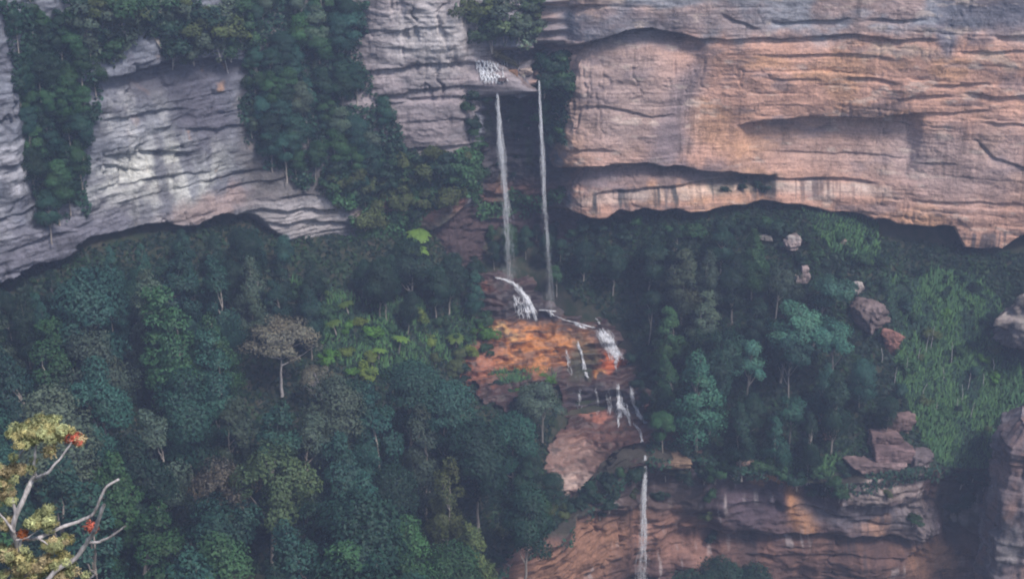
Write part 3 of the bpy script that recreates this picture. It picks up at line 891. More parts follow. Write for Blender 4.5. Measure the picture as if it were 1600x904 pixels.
cascade('outer white thread slanting down the end of the lower black step', [([(984, 600), (990, 630), (1001, 654)], 2.5, 22), ([(996, 645), (1010, 662)], 3, 16)], 30, 0.09)
cascade('slender run of water across the red brown slab to the lower waterfall', [([(992, 660), (1001, 676), (1003, 694), (1008, 712)], 2, 12)], 40, 0.1)
cascade('thin run of water crossing from the thin fall to the broken veil', [([(864, 492), (880, 499), (900, 504), (930, 512)], 1.5, 9)], 41, 0.08)
for k, (u0, lab) in enumerate([(905, 'first faint thread on the dry end of the lower black step'), (932, 'middle faint thread on the lower black step'), (950, 'faint thread beside the brightest threads of the lower black step')]):
    cascade(lab, [([(u0, 606), (u0 + 2, 630), (u0 + 1, 650)], 3.5, 7)], 31 + k, 0.055)
# white water on the ledge above the falls
r = np.random.RandomState(26)
mb = MB()
wu, wv = proj(UPW)


def on_wall(u, v, lift):
    k = np.argmin((wu - u) ** 2 + (wv - v) ** 2)
    P = UPW.reshape(-1, 3)[k]
    return P * (1 - lift / np.linalg.norm(P))


for k in range(230):
    v0 = r.uniform(93, 124)
    u0 = 741 + (v0 - 94) * 0.5 + abs(r.normal(0, 16))
    vv_ = np.linspace(v0, min(v0 + r.uniform(5, 13), 131), 4)
    uu_ = u0 + np.linspace(0, r.uniform(-1, 5), 4)
    V, F = tube(np.array([on_wall(p, q, 0.35) for p, q in zip(uu_, vv_)]), 0.1 * r.uniform(0.4, 1.3) * np.array([0.3, 1, 0.8, 0.2]), 5)
    mb.add(V, F)
tag(link('cascade', mb.mesh('cascade', M_SPRAY)), 'white rapids spilling over the ledge above the tall falls', 'cascade')


# ---------------------------------------------------------------- foliage
def leaf_cloud(name, blobs, n, size, seed, mat, base=(1, 1, 1), elong=1.0, centre=None, low=-0.45):
    """Leaves spread over billows: every leaf its own face, shaded by the billow it grows on."""
    r = np.random.RandomState(seed)
    B = np.asarray(blobs, float)
    wgt = B[:, 3] ** 2
    k = r.choice(len(B), n, p=wgt / wgt.sum())
    d = r.normal(0, 1, (n * 3, 3))
    d /= np.linalg.norm(d, axis=1)[:, None]
    d = d[d[:, 2] > low][:n]
    while len(d) < n:
        d = np.concatenate([d, d])[:n]
    rad = B[k, 3] * (1.0 - 0.42 * r.uniform(0, 1, n) ** 2 + 0.16 * abs(r.normal(0, 1, n)))
    p = B[k, :3] + d * rad[:, None] * np.array([1, 1, 0.85])
    c = B[:, :3].mean(0) if centre is None else np.asarray(centre)
    o = p - c
    o /= np.linalg.norm(o, axis=1)[:, None] + 1e-6
    nrm = d * 0.55 + o * 0.65 + np.array([0, 0, 0.25])
    nrm /= np.linalg.norm(nrm, axis=1)[:, None]
    g = nrm + r.normal(0, 0.5, (n, 3))
    g /= np.linalg.norm(g, axis=1)[:, None]
    a = np.cross(g, r.normal(0, 1, (n, 3)))
    a /= np.linalg.norm(a, axis=1)[:, None] + 1e-9
    b = np.cross(g, a)
    sz = size * r.uniform(0.55, 1.35, n)[:, None]
    V = np.stack([p - a * sz * elong, p - b * sz * 0.62, p + a * sz * elong, p + b * sz * 0.62], 1)
    T = B[k, 4:7] if B.shape[1] >= 7 else np.ones((n, 3))
    tone = np.asarray(base)[None] * T * np.exp(r.normal(-0.05, 0.28, n))[:, None]
    nrm = nrm + 0.45 * (g - nrm)
    nrm /= np.linalg.norm(nrm, axis=1)[:, None]
    me = mesh_of(name, V.reshape(-1, 3), np.arange(4 * n).reshape(-1, 4), mat, True, np.repeat(tone, 4, 0), np.repeat(nrm, 4, 0))
    return me


def blob_tint(r):
    v = r.uniform(0.65, 1.35)
    h = r.normal(0, 0.08)
    return v * (1 + h), v, v * (1 - h)


def crown_blobs(kind, r):
    out = []
    if kind == 'dome':
        for _ in range(22):
            d = r.normal(0, 1, 3)
            d /= np.linalg.norm(d)
            q = r.uniform(0.45, 1.0) ** 0.6
            w_ = 3.0 - 0.9 * max(d[2], 0)
            out.append((d[0] * w_ * q, d[1] * w_ * q, 9.2 + d[2] * 5.6 * q, r.uniform(1.0, 2.1), *blob_tint(r)))
    elif kind == 'tall':
        lean = r.normal(0, 0.9, 2)
        for _ in range(34):
            t = r.uniform(0, 1)
            w_ = 2.9 * (1 - t) ** 0.6 * (0.45 + 0.55 * min(1, t * 4)) + 0.2
            a = r.uniform(0, 6.283)
            q = r.uniform(0.45, 1)
            out.append((w_ * q * math.cos(a) + lean[0] * t * t, w_ * q * math.sin(a) + lean[1] * t * t, 2.6 + 12.6 * t, (0.75 + 0.85 * (1 - t)) * r.uniform(0.7, 1.25), *blob_tint(r)))
    elif kind == 'cone':
        for _ in range(60):
            t = r.uniform(0, 1) ** 1.15
            w_ = 3.4 * (1 - t) ** 0.75 + 0.25
            a = r.uniform(0, 6.283)
            q = r.uniform(0.55, 1)
            out.append((w_ * q * math.cos(a), w_ * q * math.sin(a), 3.6 + 12.2 * t, 0.6 + 1.15 * (1 - t) * r.uniform(0.7, 1.2), *blob_tint(r)))
    elif kind == 'spread':
        heads = [(r.uniform(-3.2, 3.2), r.uniform(-3.2, 3.2), r.uniform(8.5, 13.0)) for _ in range(6)] + [(0, 0, 13.2)]
        for h in heads:
            for _ in range(6):
                o = r.normal(0, 0.85, 3)
                out.append((h[0] + o[0], h[1] + o[1], h[2] + o[2] * 0.6, r.uniform(0.75, 1.4), *blob_tint(r)))
    elif kind == 'bare':
        for _ in range(26):
            d = r.normal(0, 1, 3)
            d /= np.linalg.norm(d)
            out.append((d[0] * 4.0, d[1] * 4.0, 10.0 + abs(d[2]) * 3.6 - 1.5 * (d[2] < 0), r.uniform(0.6, 1.3), *blob_tint(r)))
    return out


def trunk_mesh(name, kind, r, mat, blobs):
    mb = MB()
    H = {'dome': 10, 'tall': 9.0, 'cone': 11.0, 'spread': 12, 'bare': 8}[kind]
    lean = r.normal(0, 0.35, 2)
    P = wiggle([(0, 0, -2.0), (lean[0] * 0.4, lean[1] * 0.4, H * 0.45), (lean[0], lean[1], H)], 0.1, r.randint(999), 9)
    V, F = tube(P, np.linspace(0.26, 0.06, len(P)), 6)
    mb.add(V, F)
    for k in r.choice(len(blobs), 22 if kind == 'bare' else 9, replace=False):
        b = np.array(blobs[k][:3])
        z0 = max(2.5, b[2] - r.uniform(1.5, 4.0))
        a = P[np.argmin(abs(P[:, 2] - z0))]
        Q = wiggle([a, (a * 0.45 + b * 0.55) - [0, 0, 0.3], b], 0.07, r.randint(999), 6)
        V, F = tube(Q, np.linspace(0.15 if kind == 'bare' else 0.11, 0.03, len(Q)), 5)
        mb.add(V, F)
    return mb.mesh(name, mat)


PROTO = {}
for kind, cnt in (('dome', 4), ('tall', 4), ('cone', 3), ('spread', 4), ('bare', 1)):
    for q in range(cnt):
        r = np.random.RandomState(100 + q * 13 + len(kind) * 7)
        bl = crown_blobs(kind, r)
        n = {'spread': 8500, 'bare': 4800}.get(kind, 12000)
        PROTO[kind, q] = (leaf_cloud('crown', bl, n, 0.175, 300 + q, M_LEAF), trunk_mesh('trunk', kind, r, {'spread': M_TRUNK, 'bare': M_PALE}.get(kind, M_BARK), bl), max(b[2] + b[3] for b in bl))
SHRUB = []
for q in range(6):
    r = np.random.RandomState(500 + q)
    bl = []
    for _ in range(11):
        d = r.normal(0, 1, 3)
        bl.append((d[0] * 0.75, d[1] * 0.75, 1.5 + d[2] * 0.65, r.uniform(0.5, 0.95), *blob_tint(r)))
    mb = MB()
    for _ in range(4):
        e = bl[r.randint(len(bl))]
        V, F = tube(wiggle([(0, 0, -0.8), (e[0] * 0.4, e[1] * 0.4, 0.8), e[:3]], 0.05, r.randint(999), 5), [0.08, 0.07, 0.06, 0.05, 0.045, 0.04, 0.03, 0.03, 0.02][:9], 5)
        mb.add(V, F)
    SHRUB.append((leaf_cloud('foliage', bl, 1500, 0.20, 600 + q, M_LEAF), mb.mesh('stem', M_BARK), max(b[2] + b[3] for b in bl)))

TONES = {  # leaf colours
    'dark green': (0.015, 0.047, 0.029), 'blue-green': (0.024, 0.076, 0.056), 'mid green': (0.034, 0.092, 0.036), 'grey-green': (0.066, 0.098, 0.066),
    'olive': (0.072, 0.098, 0.032), 'pale green': (0.085, 0.135, 0.062), 'brownish': (0.135, 0.128, 0.098), 'light blue-green': (0.068, 0.195, 0.135), 'meadow': (0.050, 0.120, 0.036), 'pale blue-green': (0.052, 0.150, 0.105), 'bright green': (0.080, 0.20, 0.030), 'yellow-green': (0.15, 0.21, 0.035),
}
TREES = []      # (object, pixel u, pixel v, tone word, shape word, size word, area)


def plant_point(u, v, h):
    """Where a plant H metres tall must stand for its top to be seen at (u, v)."""
    Y = np.linspace(145, 276, 525)
    P = at(np.full(525, float(u)), np.full(525, float(v)), Y)
    g = ground_z(P[:, 0], P[:, 1])
    k = np.argmax(P[:, 2] <= g + h)
    return P[k, 0], P[k, 1], g[k]


def part(name, me, parent, colour=None):
    o = link(name, me, parent)
    if colour is not None:
        o.color = (*colour, 1)
    return o


SHAPEW = {'dome': 'rounded', 'tall': 'tall narrow', 'cone': 'pointed', 'spread': 'loose open', 'bare': 'thin pale branched'}


def tree(loc, kind, var, h, wide, tone, r, area):
    cm, tm, H0 = PROTO[kind, var]
    e = bpy.data.objects.new('gum_tree', None)
    COL.objects.link(e)
    e.location = loc
    s = h / H0
    e.scale = (s * wide, s * wide, s)
    e.rotation_euler = (r.normal(0, 0.04), r.normal(0, 0.04), r.uniform(0, 6.28))
    c = np.array(TONES[tone]) * r.uniform(0.75, 1.6) * np.array([r.uniform(0.92, 1.08), 1, r.uniform(0.92, 1.08)])
    part('crown', cm, e, c)
    part('trunk', tm, e)
    u, v = proj(np.array(loc) + [0, 0, h * 0.72])
    TREES.append((e, float(u), float(v), tone, SHAPEW[kind], 'large' if h * wide > 17 else 'small' if h * wide < 12 else '', area))
    return e


rt = np.random.RandomState(77)
SPOTS = []


def put_tree(u, v, h, kind, tone, wide=1.0, area='left', var=None):
    x, y, z = plant_point(u, v, h)
    SPOTS.append((x, y))
    n = sum(1 for k in PROTO if k[0] == kind)
    return tree((x, y, z), kind, rt.randint(n) if var is None else var, h, wide, tone, rt, area)


# trees one can pick out in the photograph: top u, v, height, shape, colour, width
for a in [
    (265, 440, 17, 'tall', 'mid green', 1.15), (130, 410, 17, 'dome', 'blue-green', 1.1), (500, 572, 7, 'bare', 'brownish', 1.15), (150, 510, 15, 'dome', 'grey-green', 1.1),
    (322, 520, 15, 'tall', 'blue-green', 1.0), (75, 590, 16, 'dome', 'grey-green', 1.15), (285, 575, 15, 'dome', 'blue-green', 1.2), (20, 540, 15, 'tall', 'blue-green', 1.0), (415, 640, 16, 'tall', 'blue-green', 1.15),
    (205, 680, 15, 'dome', 'dark green', 1.1), (590, 610, 15, 'tall', 'blue-green', 1.15), (410, 700, 16, 'spread', 'pale green', 1.0), (330, 720, 12, 'spread', 'brownish', 1.0), (515, 590, 14, 'dome', 'grey-green', 1.1),
    (640, 560, 13, 'dome', 'blue-green', 1.2), (690, 590, 13, 'dome', 'blue-green', 1.2), (660, 640, 14, 'tall', 'grey-green', 1.0), (745, 660, 14, 'dome', 'dark green', 1.2), (800, 640, 12, 'dome', 'blue-green', 1.1),
    (560, 740, 15, 'tall', 'blue-green', 1.1), (690, 720, 14, 'tall', 'olive', 1.0), (480, 820, 15, 'tall', 'blue-green', 1.15), (620, 800, 15, 'dome', 'mid green', 1.0), (700, 845, 12, 'dome', 'mid green', 1.1), (560, 590, 14, 'tall', 'dark green', 1.0),
    (820, 760, 13, 'dome', 'dark green', 1.1), (740, 800, 13, 'tall', 'olive', 1.0), (640, 860, 14, 'tall', 'mid green', 1.1), (340, 830, 15, 'dome', 'mid green', 1.2), (230, 800, 15, 'tall', 'mid green', 1.2), (530, 680, 15, 'tall', 'blue-green', 1.1),
]:
    put_tree(a[0], a[1], a[2] * 1.5, a[3], a[4], a[5] * 0.86, area='left')
put_tree(432, 496, 15, 'bare', 'brownish', 1.4, 'left')
for a in [(640, 372, 15, 'dome', 'dark green', 1.25), (590, 400, 13, 'dome', 'dark green', 1.1), (700, 395, 13, 'dome', 'dark green', 1.1), (680, 415, 12, 'dome', 'dark green', 1.1), (600, 410, 12, 'dome', 'dark green', 1.0)]:
    put_tree(*a, area='mid')
put_tree(848, 598, 13, 'spread', 'grey-green', 1.2, 'left', 1)
for a in [(838, 700, 11, 'dome', 'dark green', 1.0), (862, 738, 9, 'dome', 'dark green', 1.0), (815, 720, 12, 'tall', 'dark green', 1.1), (846, 770, 8, 'dome', 'mid green', 1.0)]:
    put_tree(*a, area='left')
for a in [
    (1096, 546, 21, 'cone', 'light blue-green', 1.05), (1172, 530, 15, 'spread', 'pale blue-green', 0.95), (1070, 385, 17, 'tall', 'grey-green', 1.1), (1100, 460, 15, 'tall', 'grey-green', 1.1), (1016, 370, 13, 'dome', 'dark green', 1.2),
    (1052, 480, 15, 'tall', 'mid green', 1.0), (1230, 470, 17, 'spread', 'pale blue-green', 1.15), (1280, 430, 15, 'spread', 'pale blue-green', 1.15), (1310, 500, 15, 'spread', 'pale blue-green', 1.15), (1240, 520, 17, 'spread', 'blue-green', 0.9),
    (960, 385, 11, 'dome', 'dark green', 1.1), (912, 380, 9, 'dome', 'dark green', 1.0), (1150, 400, 14, 'dome', 'dark green', 1.1), (1130, 350, 11, 'dome', 'dark green', 1.1), (1240, 620, 11, 'spread', 'blue-green', 1.0),
    (1350, 560, 11, 'dome', 'blue-green', 1.0), (1180, 460, 14, 'tall', 'dark green', 1.1), (1038, 640, 9, 'dome', 'mid green', 1.0), (1172, 615, 11, 'dome', 'dark green', 1.0), (1034, 560, 8, 'dome', 'mid green', 0.9), (1390, 620, 9, 'dome', 'dark green', 1.0),
]:
    put_tree(*a, area='right')

CLEAR = [(1040, 1150, 555, 730), (370, 500, 505, 645), (1145, 1200, 535, 625), (1200, 1345, 480, 560), (215, 315, 445, 560), (800, 900, 605, 690)]      # keep these trees in sight
SHOW = [(925, 990, 500, 600), (772, 850, 426, 506), (895, 1018, 596, 672), (735, 895, 498, 585), (845, 880, 470, 500)]      # water and wet rock that no tree stands before


HEROES = [(390, 478, 500, 605, plant_point(432, 496, 17)[1]), (1072, 1122, 556, 680, plant_point(1096, 546, 21)[1]), (1152, 1194, 536, 600, plant_point(1172, 530, 15)[1]), (235, 300, 445, 520, plant_point(265, 440, 25)[1])]      # trees that show whole


def hides(x, y, z, h, wide):
    ub, vb = proj(np.array([x, y, z]))
    ut, vt = proj(np.array([x, y, z + h]))
    hw = 0.25 * h * wide * 1978 / y
    if any(y < Yh - 1 and ut - hw < b_ and ut + hw > a_ and vt < d_ and vb > c_ for a_, b_, c_, d_, Yh in HEROES):
        return True
    return any(ut - hw < b_ and ut + hw > a_ and vt < d_ and vb > c_ for a_, b_, c_, d_ in SHOW)


AREAS = [
    ('left', [(-80, 480), (100, 425), (330, 365), (420, 380), (470, 460), (500, 545), (560, 600), (690, 590), (770, 630), (800, 690), (855, 745), (840, 800), (785, 860), (765, 1010), (-80, 1010)], 6.9, 110, ['dark green', 'blue-green', 'blue-green', 'mid green', 'grey-green', 'dark green', 'blue-green'], (18, 29), ['dome', 'tall', 'tall', 'tall', 'tall', 'cone', 'spread']),
    ('left', [(-80, 470), (90, 415), (150, 388), (330, 345), (430, 350), (510, 400), (490, 455), (330, 430), (100, 460)], 4.4, 34, ['dark green', 'dark green', 'blue-green'], (9, 14), ['dome', 'tall', 'cone']),
    ('mid', [(560, 405), (620, 385), (740, 390), (770, 430), (720, 450), (690, 460), (600, 450)], 4.2, 10, ['dark green', 'dark green', 'blue-green'], (8, 11), ['dome', 'dome', 'tall']),
    ('mid', [(770, 345), (870, 345), (890, 400), (860, 440), (830, 425), (790, 410), (765, 400)], 3.0, 12, ['dark green', 'dark green', 'mid green'], (5, 8), ['dome']),
    ('right', [(880, 370), (950, 352), (1060, 345), (1180, 352), (1240, 400), (1310, 450), (1320, 560), (1340, 610), (1310, 650), (1280, 640), (1180, 690), (1070, 680), (1030, 620), (1000, 545), (965, 480), (890, 440)], 5.0, 56, ['dark green', 'dark green', 'blue-green', 'mid green', 'grey-green'], (11, 19), ['dome', 'tall', 'tall', 'tall', 'cone', 'spread']),
]
for area, poly, dmin, want, tones, hs, kinds in AREAS:
    pu, pv = [p[0] for p in poly], [p[1] for p in poly]
    got = 0
    for _ in range(6000):
        if got >= want:
            break
        u, v = rt.uniform(min(pu), max(pu)), rt.uniform(min(pv), max(pv))
        if not in_poly(u, v, poly) or any(a_ < u < b_ and c_ < v < d_ for a_, b_, c_, d_ in CLEAR):
            continue
        h = rt.uniform(*hs)
        x, y, z = plant_point(u, v, h)
        if any((x - a) ** 2 + (y - b) ** 2 < dmin * dmin for a, b in SPOTS) or in_poly(x, y, GORGE) or y > 274:
            continue
        if any(in_poly(u + du, v + dv, BED_POLY) for du in (-34, -17, 0, 22) for dv in (10, 45)) and v > 425 and area != 'left':
            continue
        if area == 'left' and any(in_poly(u + du, v + dv, BED_POLY) for du in (0, 28) for dv in (5, 30)) and v < 600:
            continue
        if hides(x, y, z, h, 0.9):
            continue
        SPOTS.append((x, y))
        kind = kinds[rt.randint(len(kinds))]
        tree((x, y, z), kind, rt.randint(sum(1 for k in PROTO if k[0] == kind)), h, rt.uniform(0.78, 1.06), tones[rt.randint(len(tones))], rt, area)
        got += 1
# trees on the floor of the gorge
for u, v, y in ((1130, 868, 214), (1172, 880, 216), (1075, 888, 213), (1105, 896, 210)):
    p = at(u, v, float(y))
    g = -172 + 16 * math.exp(-((p[0] - 34) / 16) ** 2 - ((y - 216) / 10) ** 2)
    tree((p[0], p[1], g), 'dome', rt.randint(4), p[2] - g, 0.85, 'dark green', rt, 'gorge')

# ---------------------------------------------------------------- shrubs growing on the cliffs and slopes
SHRUBS = []


def shrub(P, size, tone, area, r=rt):
    fm, sm, H0 = SHRUB[r.randint(len(SHRUB))]
    e = bpy.data.objects.new('shrub', None)
    COL.objects.link(e)
    e.location = P
    s = size / H0
    e.scale = (s * r.uniform(0.9, 1.35), s * r.uniform(0.9, 1.35), s)
    e.rotation_euler = (r.normal(0, 0.12), r.normal(0, 0.12), r.uniform(0, 6.28))
    c = np.array(TONES[tone]) * r.uniform(0.8, 1.2)
    part('foliage', fm, e, c)
    part('stem', sm, e)
    u, v = proj(np.array(P) + [0, 0, size * 0.6])
    SHRUBS.append((e, float(u), float(v), tone, 'large' if size > 4.5 else 'small' if size < 2.6 else '', area))
    return e


upr_u, upr_v = proj(UPW)


def wall_point(u, v):
    k = np.argmin((upr_u - u) ** 2 + (upr_v - v) ** 2 + 0.02 * (UPW[..., 1] - 240) ** 2)
    i, j = divmod(int(k), UPW.shape[1])
    return UPW[i, j], UN[j]


# picture polygon, how many, size range, colours, area
WALL_VEG = [
    ([(0, 0), (40, 0), (100, 60), (150, 110), (150, 190), (135, 260), (130, 340), (75, 345), (50, 300), (45, 200), (15, 130)], 34, (5.5, 9.0), ['dark green', 'mid green', 'blue-green'], 'gully'),
    ([(100, 0), (390, 0), (400, 70), (330, 88), (250, 90), (230, 40), (180, 100), (110, 60)], 30, (3.0, 6.0), ['grey-green', 'dark green', 'mid green', 'olive'], 'brow'),
    ([(390, 0), (550, 0), (550, 100), (600, 180), (610, 240), (560, 300), (480, 270), (420, 250), (385, 190), (395, 90)], 52, (6.0, 10.5), ['dark green', 'mid green', 'blue-green', 'blue-green', 'grey-green'], 'ramp'),
    ([(490, 270), (620, 240), (740, 230), (745, 290), (680, 320), (620, 350), (560, 345), (520, 320)], 36, (2.4, 4.8), ['mid green', 'olive', 'olive', 'dark green'], 'foot'),
    ([(705, 0), (850, 0), (850, 40), (830, 62), (760, 60), (730, 40)], 17, (3.0, 5.6), ['grey-green', 'pale green', 'grey-green', 'olive'], 'lip'),
    ([(850, 90), (885, 90), (892, 150), (885, 225), (858, 215), (846, 150)], 16, (2.6, 4.8), ['dark green', 'mid green', 'dark green'], 'alcove'),
    ([(726, 135), (750, 140), (752, 230), (728, 225)], 7, (1.8, 3.2), ['mid green', 'mid green', 'dark green'], 'alcove'),
    ([(770, 180), (850, 180), (860, 300), (770, 300)], 8, (1.0, 2.0), ['dark green'], 'alcove'),
    ([(1120, 280), (1200, 276), (1200, 300), (1130, 304)], 5, (1.2, 2.0), ['dark green'], 'lipright'),
]
for poly, want, sz, tones, area in WALL_VEG:
    pu, pv = [p[0] for p in poly], [p[1] for p in poly]
    got, done = 0, []
    dm = math.sqrt((max(pu) - min(pu)) * (max(pv) - min(pv)) / want) * 0.5
    for _ in range(4000):
        if got >= want:
            break
        u, v = rt.uniform(min(pu), max(pu)), rt.uniform(min(pv), max(pv))
        if not in_poly(u, v, poly) or any((u - a) ** 2 + (v - b) ** 2 < dm * dm for a, b in done):
            continue
        done.append((u, v))
        size = rt.uniform(*sz)
        P, nn = wall_point(u, v + size * 3)
        if area in ('ramp', 'gully'):
            kind = ('dome', 'tall', 'dome')[rt.randint(3)]
            tree((P[0] + nn[0] * 0.6, P[1] + nn[1] * 0.6, P[2] - 0.4), kind, rt.randint(4), size, rt.uniform(1.0, 1.35), tones[rt.randint(len(tones))], rt, area)
            got += 1
            continue
        shrub((P[0] + nn[0] * 0.4, P[1] + nn[1] * 0.4, P[2] - 0.2), size, tones[rt.randint(len(tones))], area)
        got += 1

r = np.random.RandomState(61)
Pw, Tw = [], []
for poly, n_, tn in [(WALL_VEG[0][0], 9000, 0), (WALL_VEG[1][0], 7000, 2), ([(385, 0), (560, 0), (565, 110), (610, 170), (630, 240), (570, 310), (480, 290), (410, 262), (375, 190), (385, 90)], 16000, 0), (WALL_VEG[3][0], 9000, 1), (WALL_VEG[4][0], 4000, 2), (WALL_VEG[5][0], 3500, 0),
                     ([(735, 300), (880, 300), (880, 330), (735, 330)], 1500, 1), ([(560, 330), (740, 240), (745, 300), (600, 372), (545, 372)], 5000, 1)]:
    idx = np.flatnonzero(in_poly(upr_u + 22 * fbm(upr_u / 40, upr_v / 40, 0, 3, 64), upr_v + 22 * fbm(upr_u / 40, upr_v / 40, 5, 3, 65), poly).ravel())
    idx = idx[r.randint(len(idx), size=n_)]
    P_ = UPW.reshape(-1, 3)[idx] + np.repeat(UN[None], UPW.shape[0], 0).reshape(-1, 2)[idx] @ np.array([[1, 0, 0], [0, 1, 0]]) * r.uniform(0.1, 0.9, n_)[:, None] + r.normal(0, 0.2, (n_, 3))
    keep = fbm(P_[:, 0] / 3, P_[:, 1] / 3, P_[:, 2] / 3, 3, 66) > r.uniform(-0.45, 0.1, n_)
    Pw.append(P_[keep])
    base_ = np.array([TONES[('dark green', 'mid green', 'grey-green')[tn]]])
    Tw.append(base_ * np.exp(0.8 * fbm(P_[keep][:, 0] / 2, P_[keep][:, 1] / 2, P_[keep][:, 2] / 2, 3, 67) + r.normal(0, 0.25, keep.sum()))[:, None])
rim_u, rim_v = proj(LW)
idx = np.flatnonzero(((over > -2.5) & (over < 7) & (over > -2.5)).ravel() & ((fbm(LW[..., 0] / 4, LW[..., 1] / 4, LW[..., 2] / 3, 3, 68) > -0.12) & ((rim_v > 742) | (rim_u > 1012) | (rim_u < 890))).ravel())
idx = idx[r.randint(len(idx), size=9000)]
Pw.append(LW.reshape(-1, 3)[idx] + r.normal(0, 0.25, (9000, 3)) + [0, -0.2, 0.25])
Tw.append(np.array([TONES['dark green']]) * np.exp(r.normal(0.15, 0.35, 9000))[:, None])
Pw, Tw = np.concatenate(Pw), np.concatenate(Tw)
g_ = np.array([0.1, -0.75, 0.6]) + r.normal(0, 0.45, Pw.shape)
a_ = np.cross(g_, r.normal(0, 1, Pw.shape))
a_ /= np.linalg.norm(a_, axis=1)[:, None]
b_ = np.cross(g_ / np.linalg.norm(g_, axis=1)[:, None], a_)
z_ = 0.36 * r.uniform(0.5, 1.4, len(Pw))[:, None]
me = mesh_of('creepers', np.stack([Pw - a_ * z_, Pw - b_ * z_ * 0.6, Pw + a_ * z_, Pw + b_ * z_ * 0.6], 1).reshape(-1, 3), np.arange(4 * len(Pw)).reshape(-1, 4), M_LEAF, True, np.repeat(Tw, 4, 0))
o = tag(link('creepers', me), 'low creepers and ferns clinging to the ledges of the cliffs', None, None, 'stuff')
o.color = (1, 1, 1, 1)

SLOPE_VEG = [
    ([(440, 430), (560, 480), (760, 470), (760, 540), (700, 575), (560, 590), (500, 545), (470, 500)], 34, (1.6, 3.4), ['mid green', 'olive', 'bright green', 'yellow-green', 'mid green'], 'ferns'),
    ([(880, 335), (1060, 340), (1240, 330), (1250, 350), (900, 365)], 18, (1.8, 3.4), ['dark green', 'dark green', 'mid green'], 'foot of orange cliff'),
    ([(1200, 335), (1360, 350), (1380, 400), (1500, 420), (1560, 450), (1420, 450), (1330, 430), (1210, 380)], 20, (1.4, 3.0), ['dark green', 'mid green', 'dark green'], 'bank top'),
    ([(1390, 460), (1540, 460), (1590, 560), (1550, 650), (1560, 720), (1460, 720), (1430, 650), (1390, 560)], 22, (1.0, 2.8), ['mid green', 'mid green', 'dark green', 'bright green', 'olive', 'blue-green'], 'bank'),
    ([(1050, 690), (1110, 690), (1320, 690), (1320, 745), (1200, 730), (1110, 730)], 22, (1.6, 3.4), ['dark green', 'mid green', 'dark green'], 'rim'),
    ([(760, 585), (860, 580), (870, 600), (800, 615), (770, 620)], 10, (1.2, 2.2), ['mid green', 'bright green', 'dark green'], 'dome foot'),
    ([(700, 545), (730, 505), (745, 520), (735, 590), (700, 600)], 8, (1.4, 2.8), ['dark green', 'mid green', 'olive'], 'dome foot'),
    ([(975, 540), (1010, 560), (1050, 660), (1030, 670), (1000, 610)], 8, (1.4, 2.6), ['dark green', 'mid green'], 'dome foot'),
    ([(780, 820), (850, 770), (880, 790), (800, 870)], 8, (1.6, 3.0), ['olive', 'dark green'], 'rim left'),
]
for poly, want, sz, tones, area in SLOPE_VEG:
    pu, pv = [p[0] for p in poly], [p[1] for p in poly]
    got, done = 0, []
    dm = math.sqrt((max(pu) - min(pu)) * (max(pv) - min(pv)) / want) * 0.45
    for _ in range(4000):
        if got >= want:
            break
        u, v = rt.uniform(min(pu), max(pu)), rt.uniform(min(pv), max(pv))
        if not in_poly(u, v, poly) or any((u - a) ** 2 + (v - b) ** 2 < dm * dm for a, b in done):
            continue
        done.append((u, v))
        size = rt.uniform(*sz)
        x, y, z = plant_point(u, v, size)
        shrub((x, y, z - 0.2), size, tones[rt.randint(len(tones))], area)
        got += 1
# creepers hanging down the lower cliff
lu, lv = proj(LW)
for u, v, size, tone in [(1100, 740, 3, 'dark green'), (1108, 770, 2.6, 'mid green'), (1106, 800, 2.4, 'olive'), (1112, 835, 2.2, 'dark green'), (985, 740, 2.6, 'dark green'), (985, 765, 2.2, 'olive'), (1040, 735, 3, 'dark green'), (1070, 745, 3, 'dark green'),
                         (960, 770, 2.6, 'dark green'), (930, 780, 2.4, 'dark green'), (905, 785, 2.4, 'dark green'), (890, 795, 2.4, 'dark green'), (920, 765, 2.8, 'dark green'), (945, 752, 2.8, 'dark green'), (965, 738, 2.6, 'mid green'), (880, 800, 2.6, 'olive'), (860, 815, 2.6, 'dark green'), (950, 790, 2.2, 'dark green'), (935, 800, 2.0, 'dark green'), (1030, 770, 2.2, 'dark green'), (1310, 770, 3, 'mid green'), (1285, 765, 2.6, 'dark green'), (1500, 745, 3.4, 'dark green'),
                         (1510, 770, 3, 'dark green'), (1490, 790, 2.4, 'dark green'), (1425, 810, 2.2, 'mid green'), (1386, 770, 1.8, 'olive'), (1240, 745, 2.6, 'mid green'), (1215, 735, 3.0, 'mid green'), (1195, 728, 2.4, 'meadow'), (1265, 742, 3.2, 'dark green'), (1290, 748, 3.4, 'dark green'), (1305, 755, 3.0, 'mid green'), (1318, 765, 2.6, 'meadow'), (1270, 760, 2.4, 'mid green'), (1520, 735, 3.0, 'dark green'), (1535, 752, 2.6, 'dark green')]:
    k = int(np.argmin((lu - u) ** 2 + (lv - v - size * 3) ** 2))
    i, j = divmod(k, LW.shape[1])
    P = LW[i, j]
    shrub((P[0] + LN[j, 0] * 0.3, P[1] + LN[j, 1] * 0.3, P[2] - 0.2), size, tone, 'lower cliff')


